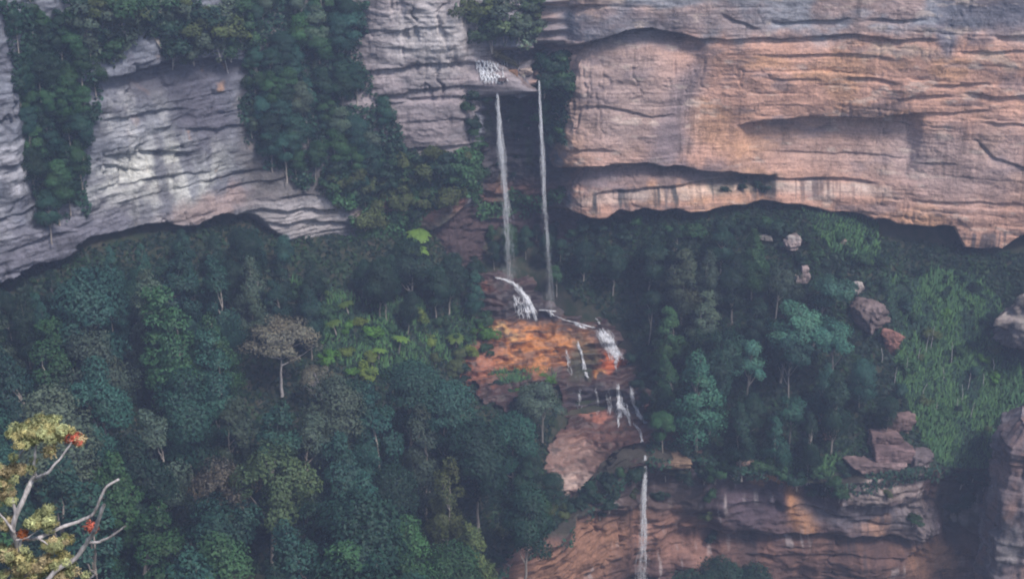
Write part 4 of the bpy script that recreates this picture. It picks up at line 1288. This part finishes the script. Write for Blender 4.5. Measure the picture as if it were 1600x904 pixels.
# ---------------------------------------------------------------- undergrowth and grass: nobody could count them
def scatter(name, label, poly_list, n, size, tones, seed, up, mat, lift, elong):
    r = np.random.RandomState(seed)
    U, Vv = [], []
    for poly, share in poly_list:
        pu, pv = [p[0] for p in poly], [p[1] for p in poly]
        u, v = r.uniform(min(pu), max(pu), n), r.uniform(min(pv), max(pv), n)
        k = in_poly(u, v, poly)
        U.append(u[k][:int(n * share)])
        Vv.append(v[k][:int(n * share)])
    u, v = np.concatenate(U), np.concatenate(Vv)
    Ys = np.linspace(150, 276, 190)
    k = len(u)
    P = np.empty((k, 3))
    tab_u, tab_v = np.arange(-90, 1700, 15.0), np.arange(300, 910, 10.0)
    TU, TV = np.meshgrid(tab_u, tab_v)
    Q = at(TU[..., None], TV[..., None], Ys[None, None])
    gq = ground_z(Q[..., 0], Q[..., 1])
    first = np.argmax(Q[..., 2] <= gq, -1)
    TY = Ys[first]
    fi, fj = (v - 300) / 10, (u + 90) / 15
    i0, j0 = np.clip(fi.astype(int), 0, len(tab_v) - 2), np.clip(fj.astype(int), 0, len(tab_u) - 2)
    a, b = fi - i0, fj - j0
    Y = TY[i0, j0] * (1 - a) * (1 - b) + TY[i0 + 1, j0] * a * (1 - b) + TY[i0, j0 + 1] * (1 - a) * b + TY[i0 + 1, j0 + 1] * a * b
    P = at(u, v, Y)
    P[:, 2] = ground_z(P[:, 0], P[:, 1]) + 0.7 * fbm(P[:, 0] / 6, P[:, 1] / 6, 0, 4, 3) + r.uniform(0, 1, k) * lift
    ok = ~in_poly(P[:, 0], P[:, 1], GORGE)
    if not up:
        ok &= ~(in_poly(u, v, BANK) & (r.uniform(0, 1, k) < 0.7))
    P = P[ok]
    k = len(P)
    clump = 0.6 * fbm(P[:, 0] / 2.2, P[:, 1] / 2.2, 0, 3, seed) + (0.9 * fbm(P[:, 0] / 7, P[:, 1] / 7, 0, 3, seed + 1) if up else 0)
    nrm = np.array([0, -0.45, 0.85]) + r.normal(0, 0.45, (k, 3))
    nrm /= np.linalg.norm(nrm, axis=1)[:, None]
    if up:
        b_ = np.array([0, 0, 1.0]) + r.normal(0, 0.3, (k, 3))
        a_ = np.cross(b_, nrm * [0.6, 1, 0.2])
        a_ /= np.linalg.norm(a_, axis=1)[:, None]
        sz = size * (r.uniform(0.5, 1.5, k) * (1 + 0.6 * np.clip(clump, -0.8, 1)))[:, None]
        V = np.stack([P - a_ * sz * 0.16, P + a_ * sz * 0.16, P + a_ * sz * 0.02 + b_ * sz, P - a_ * sz * 0.02 + b_ * sz], 1)
    else:
        a_ = np.cross(nrm, r.normal(0, 1, (k, 3)))
        a_ /= np.linalg.norm(a_, axis=1)[:, None]
        b_ = np.cross(nrm, a_)
        sz = size * r.uniform(0.5, 1.4, k)[:, None]
        P = P + np.array([0, 0, 0.6]) * np.clip(clump, 0, 1)[:, None]
        V = np.stack([P - a_ * sz * elong, P - b_ * sz * 0.6, P + a_ * sz * elong, P + b_ * sz * 0.6], 1)
    T = np.array([TONES[t] for t in tones]) * (1.45 if up else 0.55)
    w_ = np.clip((clump * 1.6 + r.normal(0, 0.3, k) + 0.5) * len(T), 0, len(T) - 1).astype(int)
    tone = T[w_] * r.uniform(0.7, 1.3, k)[:, None]
    nv = np.array([0.05, -0.5, 0.85]) + r.normal(0, 0.25, (k, 3))
    nv /= np.linalg.norm(nv, axis=1)[:, None]
    me = mesh_of(name, V.reshape(-1, 3), np.arange(4 * k).reshape(-1, 4), mat, True, np.repeat(tone, 4, 0), np.repeat(nv, 4, 0) if up else None)
    return tag(link(name, me), label, None, None, 'stuff')


BANK = [(1380, 440), (1500, 430), (1560, 470), (1590, 560), (1600, 640), (1550, 660), (1560, 735), (1475, 735), (1440, 690), (1400, 600), (1395, 520)]
ALL_L = [(-80, 455), (150, 390), (330, 350), (430, 345), (560, 375), (740, 372), (760, 430), (725, 455), (735, 515), (700, 560), (735, 600), (780, 640), (880, 620), (860, 690), (850, 735), (905, 792), (860, 830), (815, 905), (-80, 905)]
ALL_R = [(880, 345), (1250, 322), (1400, 380), (1600, 400), (1690, 420), (1690, 735), (1470, 735), (1440, 722), (1300, 745), (1110, 725), (1060, 680), (1020, 640), (1005, 570), (970, 510), (900, 470), (850, 420)]
scatter('undergrowth', 'dense dark fern and shrub undergrowth covering the valley side', [(ALL_L, 0.5), (ALL_R, 0.5)], 90000, 0.42, ['dark green', 'dark green', 'dark green', 'mid green'], 5, False, M_LEAF, 0.5, 1.2)
scatter('grass', 'bright green grass and bracken on the steep bank by the orange cliff', [(BANK, 0.95), ([(1250, 330), (1370, 350), (1380, 430), (1300, 400)], 0.07), ([(1200, 715), (1310, 725), (1300, 748), (1200, 738)], 0.06), ([(455, 440), (560, 470), (740, 470), (745, 540), (700, 575), (560, 590), (500, 545), (475, 500)], 0.14), ([(760, 588), (860, 584), (872, 602), (800, 615)], 0.05)], 52000, 0.75, ['dark green', 'mid green', 'meadow', 'meadow', 'meadow', 'mid green'], 6, True, M_GRASS, 0.1, 1)
for o in bpy.data.objects:
    if o.name in ('undergrowth', 'grass'):
        o.color = (1, 1, 1, 1)


# ---------------------------------------------------------------- tree ferns
def fern_mesh(seed, R0, n):
    r = np.random.RandomState(seed)
    V, F, C = [], [], []
    for k in range(n):
        a = k * 6.283 / n + r.uniform(-0.2, 0.2)
        d, w_ = np.array([math.cos(a), math.sin(a), 0]), np.array([-math.sin(a), math.cos(a), 0])
        L = R0 * r.uniform(0.8, 1.15)
        ts = np.linspace(0, 1, 9)
        mid = np.array([d * L * t + [0, 0, L * (0.55 * t - 0.75 * t * t)] for t in ts])
        for i in range(8):
            for sgn in (-1, 1):
                hw = L * 0.24 * math.sin(math.pi * min(0.97, 0.12 + 0.86 * ts[i])) * sgn
                b = len(V)
                step = (mid[i + 1] - mid[i]) * 0.78
                V += [mid[i], mid[i] + step, mid[i] + step * 0.9 + w_ * hw + d * L * 0.06 - [0, 0, abs(hw) * 0.25], mid[i] + w_ * hw + d * L * 0.04 - [0, 0, abs(hw) * 0.25]]
                F.append((b, b + 1, b + 2, b + 3) if sgn > 0 else (b + 3, b + 2, b + 1, b))
    return np.array(V), np.array(F)


FERNS = [(652, 358, 2.4, 'bright lime tree fern just under the red rock patch of the buttress'), (648, 384, 2.2, 'lime tree fern hanging lowest below the red rock patch'), (622, 524, 2.0, 'bright lime tree fern in the middle of the ferny slope'),
         (590, 543, 1.7, 'flat lime fern at the lower edge of the ferny slope'), (545, 470, 1.8, 'yellowish tree fern at the top of the ferny slope'), (525, 500, 1.8, 'yellowish tree fern lower on the ferny slope beside the forest edge'), (712, 520, 1.8, 'green tree fern beside the orange rock dome'),
         (1033, 562, 1.1, 'tiny lime fern under the trees beside the cascades'), (500, 450, 1.4, 'small green fern at the forest edge above the ferny slope')]
for i, (u, v, R0, lab) in enumerate(FERNS):
    e = bpy.data.objects.new('tree_fern', None)
    COL.objects.link(e)
    h = R0 * 1.5
    x, y, z = plant_point(u, v, h + 0.6)
    e.location = (x, y, z)
    e.rotation_euler = (0.25, 0.1 * (-1) ** i, i)
    V, F = fern_mesh(i, R0, 13)
    V = V + [0, 0, h]
    me = mesh_of('fronds', V, F, M_GRASS, False, np.tile((0.15, 0.26, 0.05) if i not in (4, 5, 6, 8) else (0.10, 0.16, 0.035), (len(V), 1)))
    f = part('fronds', me, e, (1, 1, 1))
    Vt, Ft = tube([(0, 0, -1.5), (0.03, 0, h * 0.5), (0, 0, h)], [0.16, 0.14, 0.12], 6)
    part('trunk', mesh_of('trunk', Vt, Ft, M_BARK), e)
    tag(e, lab, 'fern', 'tree ferns on the slope')

# ---------------------------------------------------------------- bare pale stems on the grassy bank
STEMS = [(1420, 560, 4.2), (1437, 545, 3.6), (1450, 522, 4.4), (1458, 512, 5.2), (1476, 575, 3.2), (1490, 535, 5.0), (1515, 585, 3.8), (1497, 622, 3.4), (1506, 600, 4.6), (1465, 628, 2.8), (1538, 585, 3.4), (1520, 630, 4.0), (1444, 600, 2.8), (1400, 575, 3.6), (1380, 545, 3.4), (1555, 560, 3.2)]
SAPS = []
for i, (u, v, h) in enumerate(STEMS):
    x, y, z = plant_point(u, v, h)
    r = np.random.RandomState(900 + i)
    P = wiggle([(0, 0, -0.5), (r.normal(0, 0.1), 0, h * 0.5), (r.normal(0, 0.3), 0, h)], 0.04, i, 7)
    V, F = tube(P, np.linspace(0.09, 0.04, len(P)), 5)
    o = link('bare_sapling', mesh_of('bare_sapling', V, F, M_PALE), None, (x, y, z))
    SAPS.append((o, u, v + h * 4, 'tall bare pale' if h > 4.3 else 'short bare pale' if h < 3.3 else 'bare pale', 'stems'))

# two bleached trunks leaning out over the grey cliff
for i, (p0, p1, lab) in enumerate([((345, 88), (334, 56), 'upper bleached dead trunk leaning on top of the grey cliff'), ((356, 112), (349, 84), 'lower bleached dead trunk hanging over the grey cliff')]):
    a, nn = wall_point(*p0)
    b = at(*p1, a[1] - 0.6)
    V, F = tube(wiggle([a - [0, 0, 0.8], (a + b) / 2, b], 0.05, i, 7), np.linspace(0.17, 0.06, 9), 6)
    tag(link('bleached_tree', mesh_of('bleached_tree', V, F, M_PALE)), lab, 'dead tree')


# ---------------------------------------------------------------- boulders and outcrops
def rock(label, u, v, Y, sx, sy, sz, c, seed, boxy=0.5, pale=None):
    import bmesh
    bm = bmesh.new()
    bmesh.ops.create_icosphere(bm, subdivisions=5, radius=1)
    D = np.array([q.co[:] for q in bm.verts])
    F = [tuple(q.index for q in f.verts) for f in bm.faces]
    bm.free()
    rr = np.random.RandomState(seed * 3 + 1)
    pl = rr.normal(0, 1, (22, 3))
    pl /= np.linalg.norm(pl, axis=1)[:, None]
    dd = rr.uniform(0.62, 1.0, 22)
    if boxy > 0.5:
        pl[:6] = np.array([(1, 0, 0), (-1, 0, 0), (0, 1, 0), (0, -1, 0), (0, 0, 1), (0, 0, -1)]) + rr.normal(0, 0.1, (6, 3))
        pl[:6] /= np.linalg.norm(pl[:6], axis=1)[:, None]
        dd[:6] = rr.uniform(0.62, 0.78, 6)
        dd[6:] = rr.uniform(0.86, 1.1, 16)
    hit = D @ pl.T
    rad_ = np.min(np.where(hit > 0.08, dd[None] / np.maximum(hit, 0.08), 9.0), axis=1)
    D = D * np.minimum(rad_, 1.3)[:, None]
    sc = np.array([sx, sy, sz])
    n_ = fbm(D[:, 0] * sx / 3 + seed, D[:, 1] * sy / 3, D[:, 2] * sz / 3, 4, seed)
    st = strata(D[:, 2] * sz, D[:, 0] * sx + D[:, 1] * sy, seed, -30, 30, 0.4)
    sc = sc * 0.85
    V = D * sc + D * (n_ * 0.5 * min(sx, sz) + 0.2 * min(sx, sz) * fbm(D[:, 0] * sx * 1.3, D[:, 1] * sy * 1.3, D[:, 2] * sz * 1.8, 3, seed + 9) + 1.5 * st + cracks(D[:, 0] * sx + D[:, 1] * sy, D[:, 2] * sz, seed, 0.5))[:, None] * np.array([1, 1, 0.3])
    col = np.tile(np.array(c, float) * 0.8, (len(V), 1)) * np.exp(0.9 * fbm(V[:, 0] / 1.6, V[:, 1] / 1.6, V[:, 2] / 1.2, 3, seed + 5))[:, None]
    if pale is not None:
        k = sstep(0.1, 0.8, D[:, 2] + 0.5 * n_)
        k = k * sstep(-0.3, 0.2, fbm(V[:, 0] / 1.1, V[:, 1] / 1.1, V[:, 2] / 1.1, 3, seed + 7))
        col = col * (1 - k[:, None]) + 0.75 * np.array(pale) * k[:, None]
    o = link('boulder', mesh_of('boulder', V, F, M_ROCK, True, col), None, at(u, v, float(Y)) - [0, 0, 0.35 * sz])
    return tag(o, label, 'rock')


def slope_Y(u, v):
    return plant_point(u, v, 0)[1]


for a in [
    ('big rounded rock outcrop with pale top beside the grassy bank', 1604, 488, slope_Y(1590, 530), 8.2, 6.5, 8.0, (0.25, 0.21, 0.20), 11, 0.35, (0.46, 0.41, 0.36)),
    ('jagged pale outcrop in the bushes under the orange cliff', 1238, 372, slope_Y(1238, 385), 2.6, 2, 2.3, (0.34, 0.27, 0.26), 12, 0.5, (0.50, 0.45, 0.42)),
    ('small pale rock peeping from bushes below the deep undercut', 1317, 374, slope_Y(1317, 382), 1.0, 1, 1.2, (0.38, 0.29, 0.25), 13, 0.5, None),
    ('flat pale ledge in the bushes beside the jagged outcrop', 1195, 368, slope_Y(1195, 375), 1.9, 1.5, 0.8, (0.33, 0.29, 0.27), 14, 0.6, None),
    ('narrow pale rock standing between trees under the jagged outcrop', 1258, 422, slope_Y(1258, 435), 1.3, 1.4, 2.6, (0.36, 0.28, 0.27), 15, 0.6, None),
    ('low pale rock among trees under the jagged outcrop', 1250, 432, slope_Y(1250, 440), 2.0, 1.6, 1.2, (0.30, 0.24, 0.23), 16, 0.6, None),
    ('pair-topped pale boulder on the crest of the brown spur', 1340, 445, slope_Y(1340, 455), 2.2, 2, 1.8, (0.40, 0.34, 0.32), 17, 0.3, (0.52, 0.47, 0.44)),
    ('grey brown spur of rock between trees and grassy bank', 1362, 480, slope_Y(1362, 510), 4.2, 3.2, 4.6, (0.20, 0.15, 0.145), 18, 0.35, None),
    ('reddish brown slab below the spur at the edge of the grass', 1395, 522, slope_Y(1395, 540), 2.6, 2.2, 3.6, (0.26, 0.13, 0.105), 19, 0.3, None),
    ('bare tan rock face between trees above the gorge rim', 1297, 655, slope_Y(1297, 672), 3.6, 2.4, 4.2, (0.34, 0.20, 0.155), 20, 0.4, None),
    ('long lower shelf of purple brown rock above the gorge cliff', 1372, 722, slope_Y(1372, 730), 7.6, 3.4, 2.0, (0.23, 0.16, 0.155), 21, 0.7, None),
    ('middle shelf of purple brown rock above the gorge cliff', 1395, 700, slope_Y(1395, 712), 6.4, 3.2, 2.2, (0.22, 0.145, 0.145), 31, 0.7, None),
    ('narrow upper shelf of purple brown rock beside the grass', 1382, 678, slope_Y(1382, 692), 4.6, 2.8, 1.9, (0.21, 0.14, 0.135), 32, 0.7, None),
    ('small brown block on top of the purple brown shelves', 1400, 655, slope_Y(1400, 668), 3.6, 2.6, 3.0, (0.21, 0.14, 0.13), 22, 0.6, None),
    ('squat grey block at the grassy end of the purple brown shelves', 1440, 712, slope_Y(1440, 722), 3.4, 3, 3.4, (0.18, 0.145, 0.15), 23, 0.7, None),
    ('orange tan shelf rock beside the lip of the lower waterfall', 1056, 716, slope_Y(1056, 716), 4.2, 3, 1.6, (0.27, 0.18, 0.12), 24, 0.6, None),
    ('long tan ledge of rock on the gorge rim beside the trees', 1160, 722, slope_Y(1160, 724), 5.0, 2.4, 1.0, (0.30, 0.20, 0.165), 25, 0.6, None),
]:
    rock(*a)

for k, (u, v, q, lab) in enumerate([(757, 90, 1.0, 'grey rock at the head of the rapids above the falls'), (800, 112, 1.1, 'orange brown rock in the middle of the ledge above the falls'), (822, 108, 1.3, 'pale rock at the drier end of the ledge above the falls'),
                                    (846, 112, 1.2, 'brown rock beside the lip of the thin fall'), (812, 124, 0.8, 'low brown rock on the very edge between the two falls'), (785, 122, 0.7, 'small wet rock at the lip of the wider fall')]):
    P_ = on_wall(u, v, 0.0)
    rock(lab, u, v, P_[1], q * 1.5, q * 1.1, q * 0.8, [(0.24, 0.2, 0.2), (0.36, 0.2, 0.12), (0.34, 0.27, 0.24), (0.22, 0.15, 0.13), (0.2, 0.13, 0.11), (0.16, 0.12, 0.12)][k], 60 + k, 0.6)

# rock pillar standing in the gorge
PC = at(1613, 760, 224.0)
th = np.linspace(0, 2 * np.pi, 220)
zz = np.arange(-176, at(1590, 650, 224.0)[2], 0.3)[::-1]
TT, ZZ = np.meshgrid(th, zz)
hgt = (ZZ - zz.min()) / (zz.max() - zz.min())
rad = 8.4 - 1.2 * hgt - 3.5 * sstep(0.93, 1.02, hgt) + 0.9 * np.cos(3 * TT + 1)
sarc = TT * 7
facet = np.min(np.stack([1 / np.maximum(np.cos((TT - a0 + np.pi) % (2 * np.pi) - np.pi), 0.35) * w0 for a0, w0 in ((0.2, 1.0), (1.3, 0.9), (2.5, 1.05), (3.5, 0.92), (4.25, 0.86), (5.1, 1.02), (5.8, 0.9))]), 0)
rad = rad * np.minimum(facet, 1.25) + strata(ZZ, sarc, 331, -180, -100, 2.3) + beds(sarc, ZZ, 343, 0.45) + 1.8 * fbm(np.cos(TT) * 1.6, np.sin(TT) * 1.6, ZZ / 9, 3, 332) + cracks(sarc, ZZ, 341, 1.0) + 0.5 * fbm(np.cos(TT) * 3, np.sin(TT) * 3, ZZ / 3, 4, 333) + 0.25 * fbm(np.cos(TT) * 9, np.sin(TT) * 9, ZZ, 3, 335)
PV = np.stack([PC[0] + rad * np.cos(TT), PC[1] + rad * np.sin(TT), ZZ], -1)
pc = np.zeros(PV.shape) + np.array([0.18, 0.14, 0.145])
nn1 = fbm(np.cos(TT) * 3, np.sin(TT) * 3, ZZ / 5, 4, 337)
pc = mixc(pc, (0.31, 0.285, 0.295), sstep(-0.1, 0.4, nn1) * 0.8)
pc = mixc(pc, (0.24, 0.14, 0.11), sstep(0.1, 0.4, -nn1) * 0.6)
pc = mixc(pc, (0.08, 0.075, 0.085), sstep(0.1, 0.4, fbm(sarc / 3, ZZ / 2, 4, 4, 339)) * 0.6)
Vp = np.concatenate([PV.reshape(-1, 3), [[PC[0], PC[1], zz.max() + 0.6]]])
Fp = [tuple(f) for f in grid_faces(*TT.shape)[:, ::-1].tolist()] + [(len(Vp) - 1, k, k + 1) for k in range(219)]
tag(link('rock_pillar', mesh_of('rock_pillar', Vp, Fp, M_ROCK, True, np.concatenate([pc.reshape(-1, 3), [[0.3, 0.26, 0.26]]]))), 'tall grey and pink layered rock pillar rising from the gorge', 'rock')

# ---------------------------------------------------------------- the near gum tree with reddish leaves
FY = 30.0
near = bpy.data.objects.new('gum_tree', None)
COL.objects.link(near)
base = at(50, 1000, FY)
gb = float(ground_z(base[0], base[1]))
near.location = (base[0], base[1], gb)
tag(near, 'pale twisted gum tree with olive crown and red leaf tips nearest the viewer', 'tree')
O = np.array([base[0], base[1], gb])
px = 0.91 * FY / 800.0 * 0.5


def branch(pts, r0, r1, seed, dy=0.0, name='branch'):
    n = len(pts)
    P = np.array([at(u, v, FY + dy * (i / max(1, n - 1)) + 0.25 * math.sin(seed + i)) for i, (u, v) in enumerate(pts)]) - O
    Q = wiggle(P, 0.012, seed, n * 3)
    V, F = tube(Q, np.linspace(r0, r1, len(Q)) * 0.85 * np.random.RandomState(seed + 50).uniform(0.88, 1.12, len(Q)), 8)
    return link(name, mesh_of(name, V, F, M_PALE), near)


K = 0.0137
P0 = at(41, 900, FY) - O
V, F = tube(wiggle([(0, 0, -0.6), (0.15, 0.1, P0[2] * 0.4), (P0[0] - 0.05, 0.1, P0[2] * 0.8), P0], 0.04, 4, 14), np.linspace(0.2, 0.105, 14), 9)
link('trunk', mesh_of('trunk', V, F, M_PALE), near)
branch([(41, 900), (34, 868), (25, 843), (18, 826), (25, 803), (40, 773), (50, 750), (55, 740)], 0.095, 0.072, 1)
branch([(55, 742), (53, 727), (55, 707), (58, 690), (64, 675)], 0.055, 0.02, 2, 0.3)
branch([(53, 748), (66, 742), (76, 737), (90, 720), (103, 704), (112, 690)], 0.06, 0.022, 3, -0.5)
branch([(25, 806), (20, 785), (17, 765), (15, 737), (25, 717), (46, 692), (58, 678)], 0.055, 0.022, 4, 0.5)
branch([(60, 925), (86, 890), (119, 873), (133, 850), (146, 833), (153, 813), (163, 788)], 0.085, 0.05, 5, -0.6)
branch([(60, 840), (96, 823), (126, 813), (146, 803), (153, 787), (166, 758), (186, 748)], 0.06, 0.035, 6, 0.6)
branch([(138, 846), (150, 848), (169, 840), (196, 821)], 0.05, 0.025, 7, 0.2)
branch([(4, 910), (20, 880), (33, 850), (36, 830)], 0.055, 0.03, 8, 0.2)
branch([(130, 925), (138, 906), (148, 897)], 0.04, 0.03, 9)
branch([(25, 843), (48, 838), (71, 818)], 0.03, 0.012, 10, 0.4)
branch([(22, 830), (8, 812), (-6, 795)], 0.045, 0.02, 11, -0.4)
branch([(60, 840), (75, 850), (88, 858)], 0.03, 0.012, 12, -0.3)
branch([(25, 842), (45, 842), (62, 840)], 0.06, 0.058, 13, 0.0)


def cluster(u, v, ru, rv, n, cols, seed, label=None, dy=0.0):
    r = np.random.RandomState(seed)
    c = at(u, v, FY + dy) - O
    bl = []
    for _ in range(max(8, int(n / 16))):
        d = r.normal(0, 0.42, 3)
        d[2] = -abs(d[2]) * 1.3 + 0.55 if r.uniform() < 0.7 else d[2]
        col = np.array(cols[r.randint(len(cols))]) * r.uniform(0.65, 1.35)
        bl.append((c[0] + d[0] * ru * K * 1.25, c[1] + d[1] * ru * K * 0.9, c[2] + d[2] * rv * K * 1.3, 8.5 * K * r.uniform(0.6, 1.2), *col))
    me = leaf_cloud('leaf_cluster', bl, int(n * 5.5), 0.024, seed, M_GRASS, elong=2.2, low=-1.0)
    o = part('leaf_cluster', me, near, (1, 1, 1))
    if label:
        o['label'] = label
    return o


OL, OY, PE, RD = (0.34, 0.36, 0.18), (0.46, 0.42, 0.20), (0.46, 0.38, 0.22), (0.55, 0.15, 0.10)
cluster(64, 674, 46, 22, 900, [OL, OL, OY], 1)
cluster(92, 672, 26, 20, 380, [OY, OL], 2)
cluster(40, 684, 22, 22, 300, [OL, OY, PE], 3)
cluster(122, 687, 14, 9, 100, [RD, RD, PE], 4, 'red leaves at the tip of the crown')
cluster(78, 708, 9, 12, 60, [PE, OY], 5)
cluster(26, 738, 26, 14, 260, [PE, PE, OL], 6)
cluster(6, 772, 20, 24, 260, [OL, PE], 7)
cluster(72, 816, 24, 16, 300, [OL, OL, OY], 8)
cluster(86, 854, 22, 20, 320, [OY, OL, PE], 9)
cluster(8, 862, 26, 26, 330, [OY, OL, PE], 10)
cluster(62, 892, 34, 22, 420, [OY, OL, PE], 11)
cluster(108, 898, 20, 14, 200, [OL, PE], 12)
cluster(143, 823, 11, 9, 40, [RD], 13, 'red leaves on the forked dead branch')
cluster(36, 833, 5, 7, 40, [(0.5, 0.16, 0.06)], 16)
cluster(10, 820, 16, 18, 150, [OL, PE], 17)
cluster(34, 878, 30, 20, 330, [OL, OY, PE], 18)
cluster(96, 880, 24, 16, 240, [OL, OY], 19)
cluster(-4, 742, 18, 24, 200, [OL, PE], 20)
cluster(24, 905, 34, 18, 320, [OL, PE], 21)
cluster(74, 796, 12, 8, 60, [OL], 22)

# ---------------------------------------------------------------- labels of trees and shrubs
MARKS = {
    'stems': [('the grassy bank middle', 1480, 580), ('the reddish brown slab', 1400, 525), ('the big rounded outcrop', 1590, 500)],
    'left': [('the open grey-green gum', 430, 560), ('the red tipped tree', 70, 760), ('the foot of the grey cliff', 200, 400), ('the orange rock dome', 780, 560), ('the pale slab by the gorge', 880, 740), ('the gorge edge', 780, 890), ('the ferny slope', 560, 540)],
    'mid': [('the lime tree ferns', 650, 370), ('the wider tall fall', 798, 380), ('the thin tall fall', 855, 400), ('the ferny slope', 560, 500)],
    'right': [('the pointed blue-green tree', 1096, 600), ('the thin tall fall', 870, 420), ('the jagged pale outcrop', 1238, 372), ('the brown rock spur', 1362, 480), ('the cascades', 970, 560), ('the gorge rim', 1200, 730), ('the bare tan rock face', 1297, 652)],
    'gorge': [('the lower waterfall', 1003, 880)],
    'gully': [('the grey cliff', 200, 220)], 'brow': [('the bleached dead trunks', 345, 85)], 'ramp': [('the pink grey buttress', 600, 120), ('the grey cliff', 380, 180)], 'foot': [('the red rock patch', 650, 330)],
    'lip': [('the rapids above the falls', 770, 100)], 'alcove': [('the thin tall fall', 845, 180), ('the wider tall fall', 780, 180)], 'lipright': [('the lower lip of the orange cliff', 1150, 290)],
    'ferns': [('the lime ferns', 610, 530), ('the orange rock dome', 760, 520)], 'foot of orange cliff': [('the foot of the orange cliff', 1050, 320)], 'bank top': [('the deep undercut', 1420, 380), ('the jagged pale outcrop', 1238, 372)],
    'bank': [('the grassy bank middle', 1480, 590)], 'rim': [('the gorge rim', 1200, 740)], 'dome foot': [('the orange rock dome', 800, 570)], 'rim left': [('the pale slab by the gorge', 890, 760)], 'lower cliff': [('the lower waterfall', 1005, 760), ('the purple brown shelves', 1400, 740)],
}
ORD = ['', 'second', 'third', 'fourth', 'fifth', 'sixth', 'seventh', 'eighth', 'ninth', 'tenth', 'eleventh', 'twelfth', 'thirteenth', 'fourteenth', 'fifteenth', 'sixteenth', 'seventeenth', 'eighteenth', 'nineteenth', 'twentieth']


def direction(du, dv):
    a = math.degrees(math.atan2(-dv, du)) % 360
    return ['right of', 'upper right of', 'above', 'upper left of', 'left of', 'lower left of', 'below', 'lower right of'][int((a + 22.5) // 45) % 8]


GROUPS = {'left': 'gum trees in the forest below the grey cliff', 'mid': 'trees around the foot of the tall falls', 'right': 'trees on the slope below the orange cliff', 'gorge': 'trees on the gorge floor', 'ramp': 'trees on the overgrown ramp in the cliffs', 'gully': 'trees in the gully of the grey cliff'}


def name_all(rows, noun, cat, group):
    bins = {}
    for e, u, v, look, area in rows:
        m_, mu, mv = min(MARKS[area], key=lambda q: (q[1] - u) ** 2 + (q[2] - v) ** 2)
        key = (look, direction(u - mu, v - mv), m_)
        bins.setdefault(key, []).append((math.hypot(u - mu, v - mv), e, area))
    for (look, dr, m_), items in bins.items():
        items.sort(key=lambda q: q[0])
        for i, (_, e, area) in enumerate(items):
            lead = (ORD[min(i, len(ORD) - 1)] + ' ') if i else ('nearest ' if len(items) > 1 else '')
            tag(e, ' '.join(f'{lead}{look} {noun} {dr} {m_}'.split()), cat, group(area))


name_all([(e, u, v, f'{sz} {tone} {shape}', area) for e, u, v, tone, shape, sz, area in TREES], 'tree', 'tree', lambda a: GROUPS[a])
name_all([(e, u, v, f'{sz} {tone}', area) for e, u, v, tone, sz, area in SHRUBS], 'shrub', 'shrub', lambda a: 'shrubs on the slopes' if a in ('ferns', 'foot of orange cliff', 'bank top', 'bank', 'rim', 'dome foot', 'rim left') else 'shrubs growing on the cliffs')

name_all(SAPS, 'stem', 'dead tree', lambda a: 'bare pale stems on the grassy bank')

# ---------------------------------------------------------------- haze
HAZE = 0.00054
x0, x1, y0, y1, z0, z1 = -175, 175, -12, 545, -178.5, 3
V = [(x, y, z) for x in (x0, x1) for y in (y0, y1) for z in (z0, z1)]
F = [(0, 1, 3, 2), (4, 6, 7, 5), (0, 4, 5, 1), (2, 3, 7, 6), (0, 2, 6, 4), (1, 5, 7, 3)]
hm = bpy.data.materials.new('haze')
hm.use_nodes = True
t = hm.node_tree
t.nodes.remove(t.nodes['Principled BSDF'])
pv = t.nodes.new('ShaderNodeVolumePrincipled')
pv.inputs['Color'].default_value = (0.58, 0.69, 1.0, 1)
pv.inputs['Density'].default_value = HAZE
pv.inputs['Anisotropy'].default_value = 0.1
t.links.new(pv.outputs[0], t.nodes['Material Output'].inputs['Volume'])
tag(link('haze', mesh_of('haze', V, F, hm, False)), 'thin bluish mountain haze filling the valley', None, None, 'stuff')
print('trees', {a: sum(1 for q in TREES if q[6] == a) for a in MARKS}, 'shrubs', len(SHRUBS))
print('trees', len(TREES), 'shrubs', len(SHRUBS))
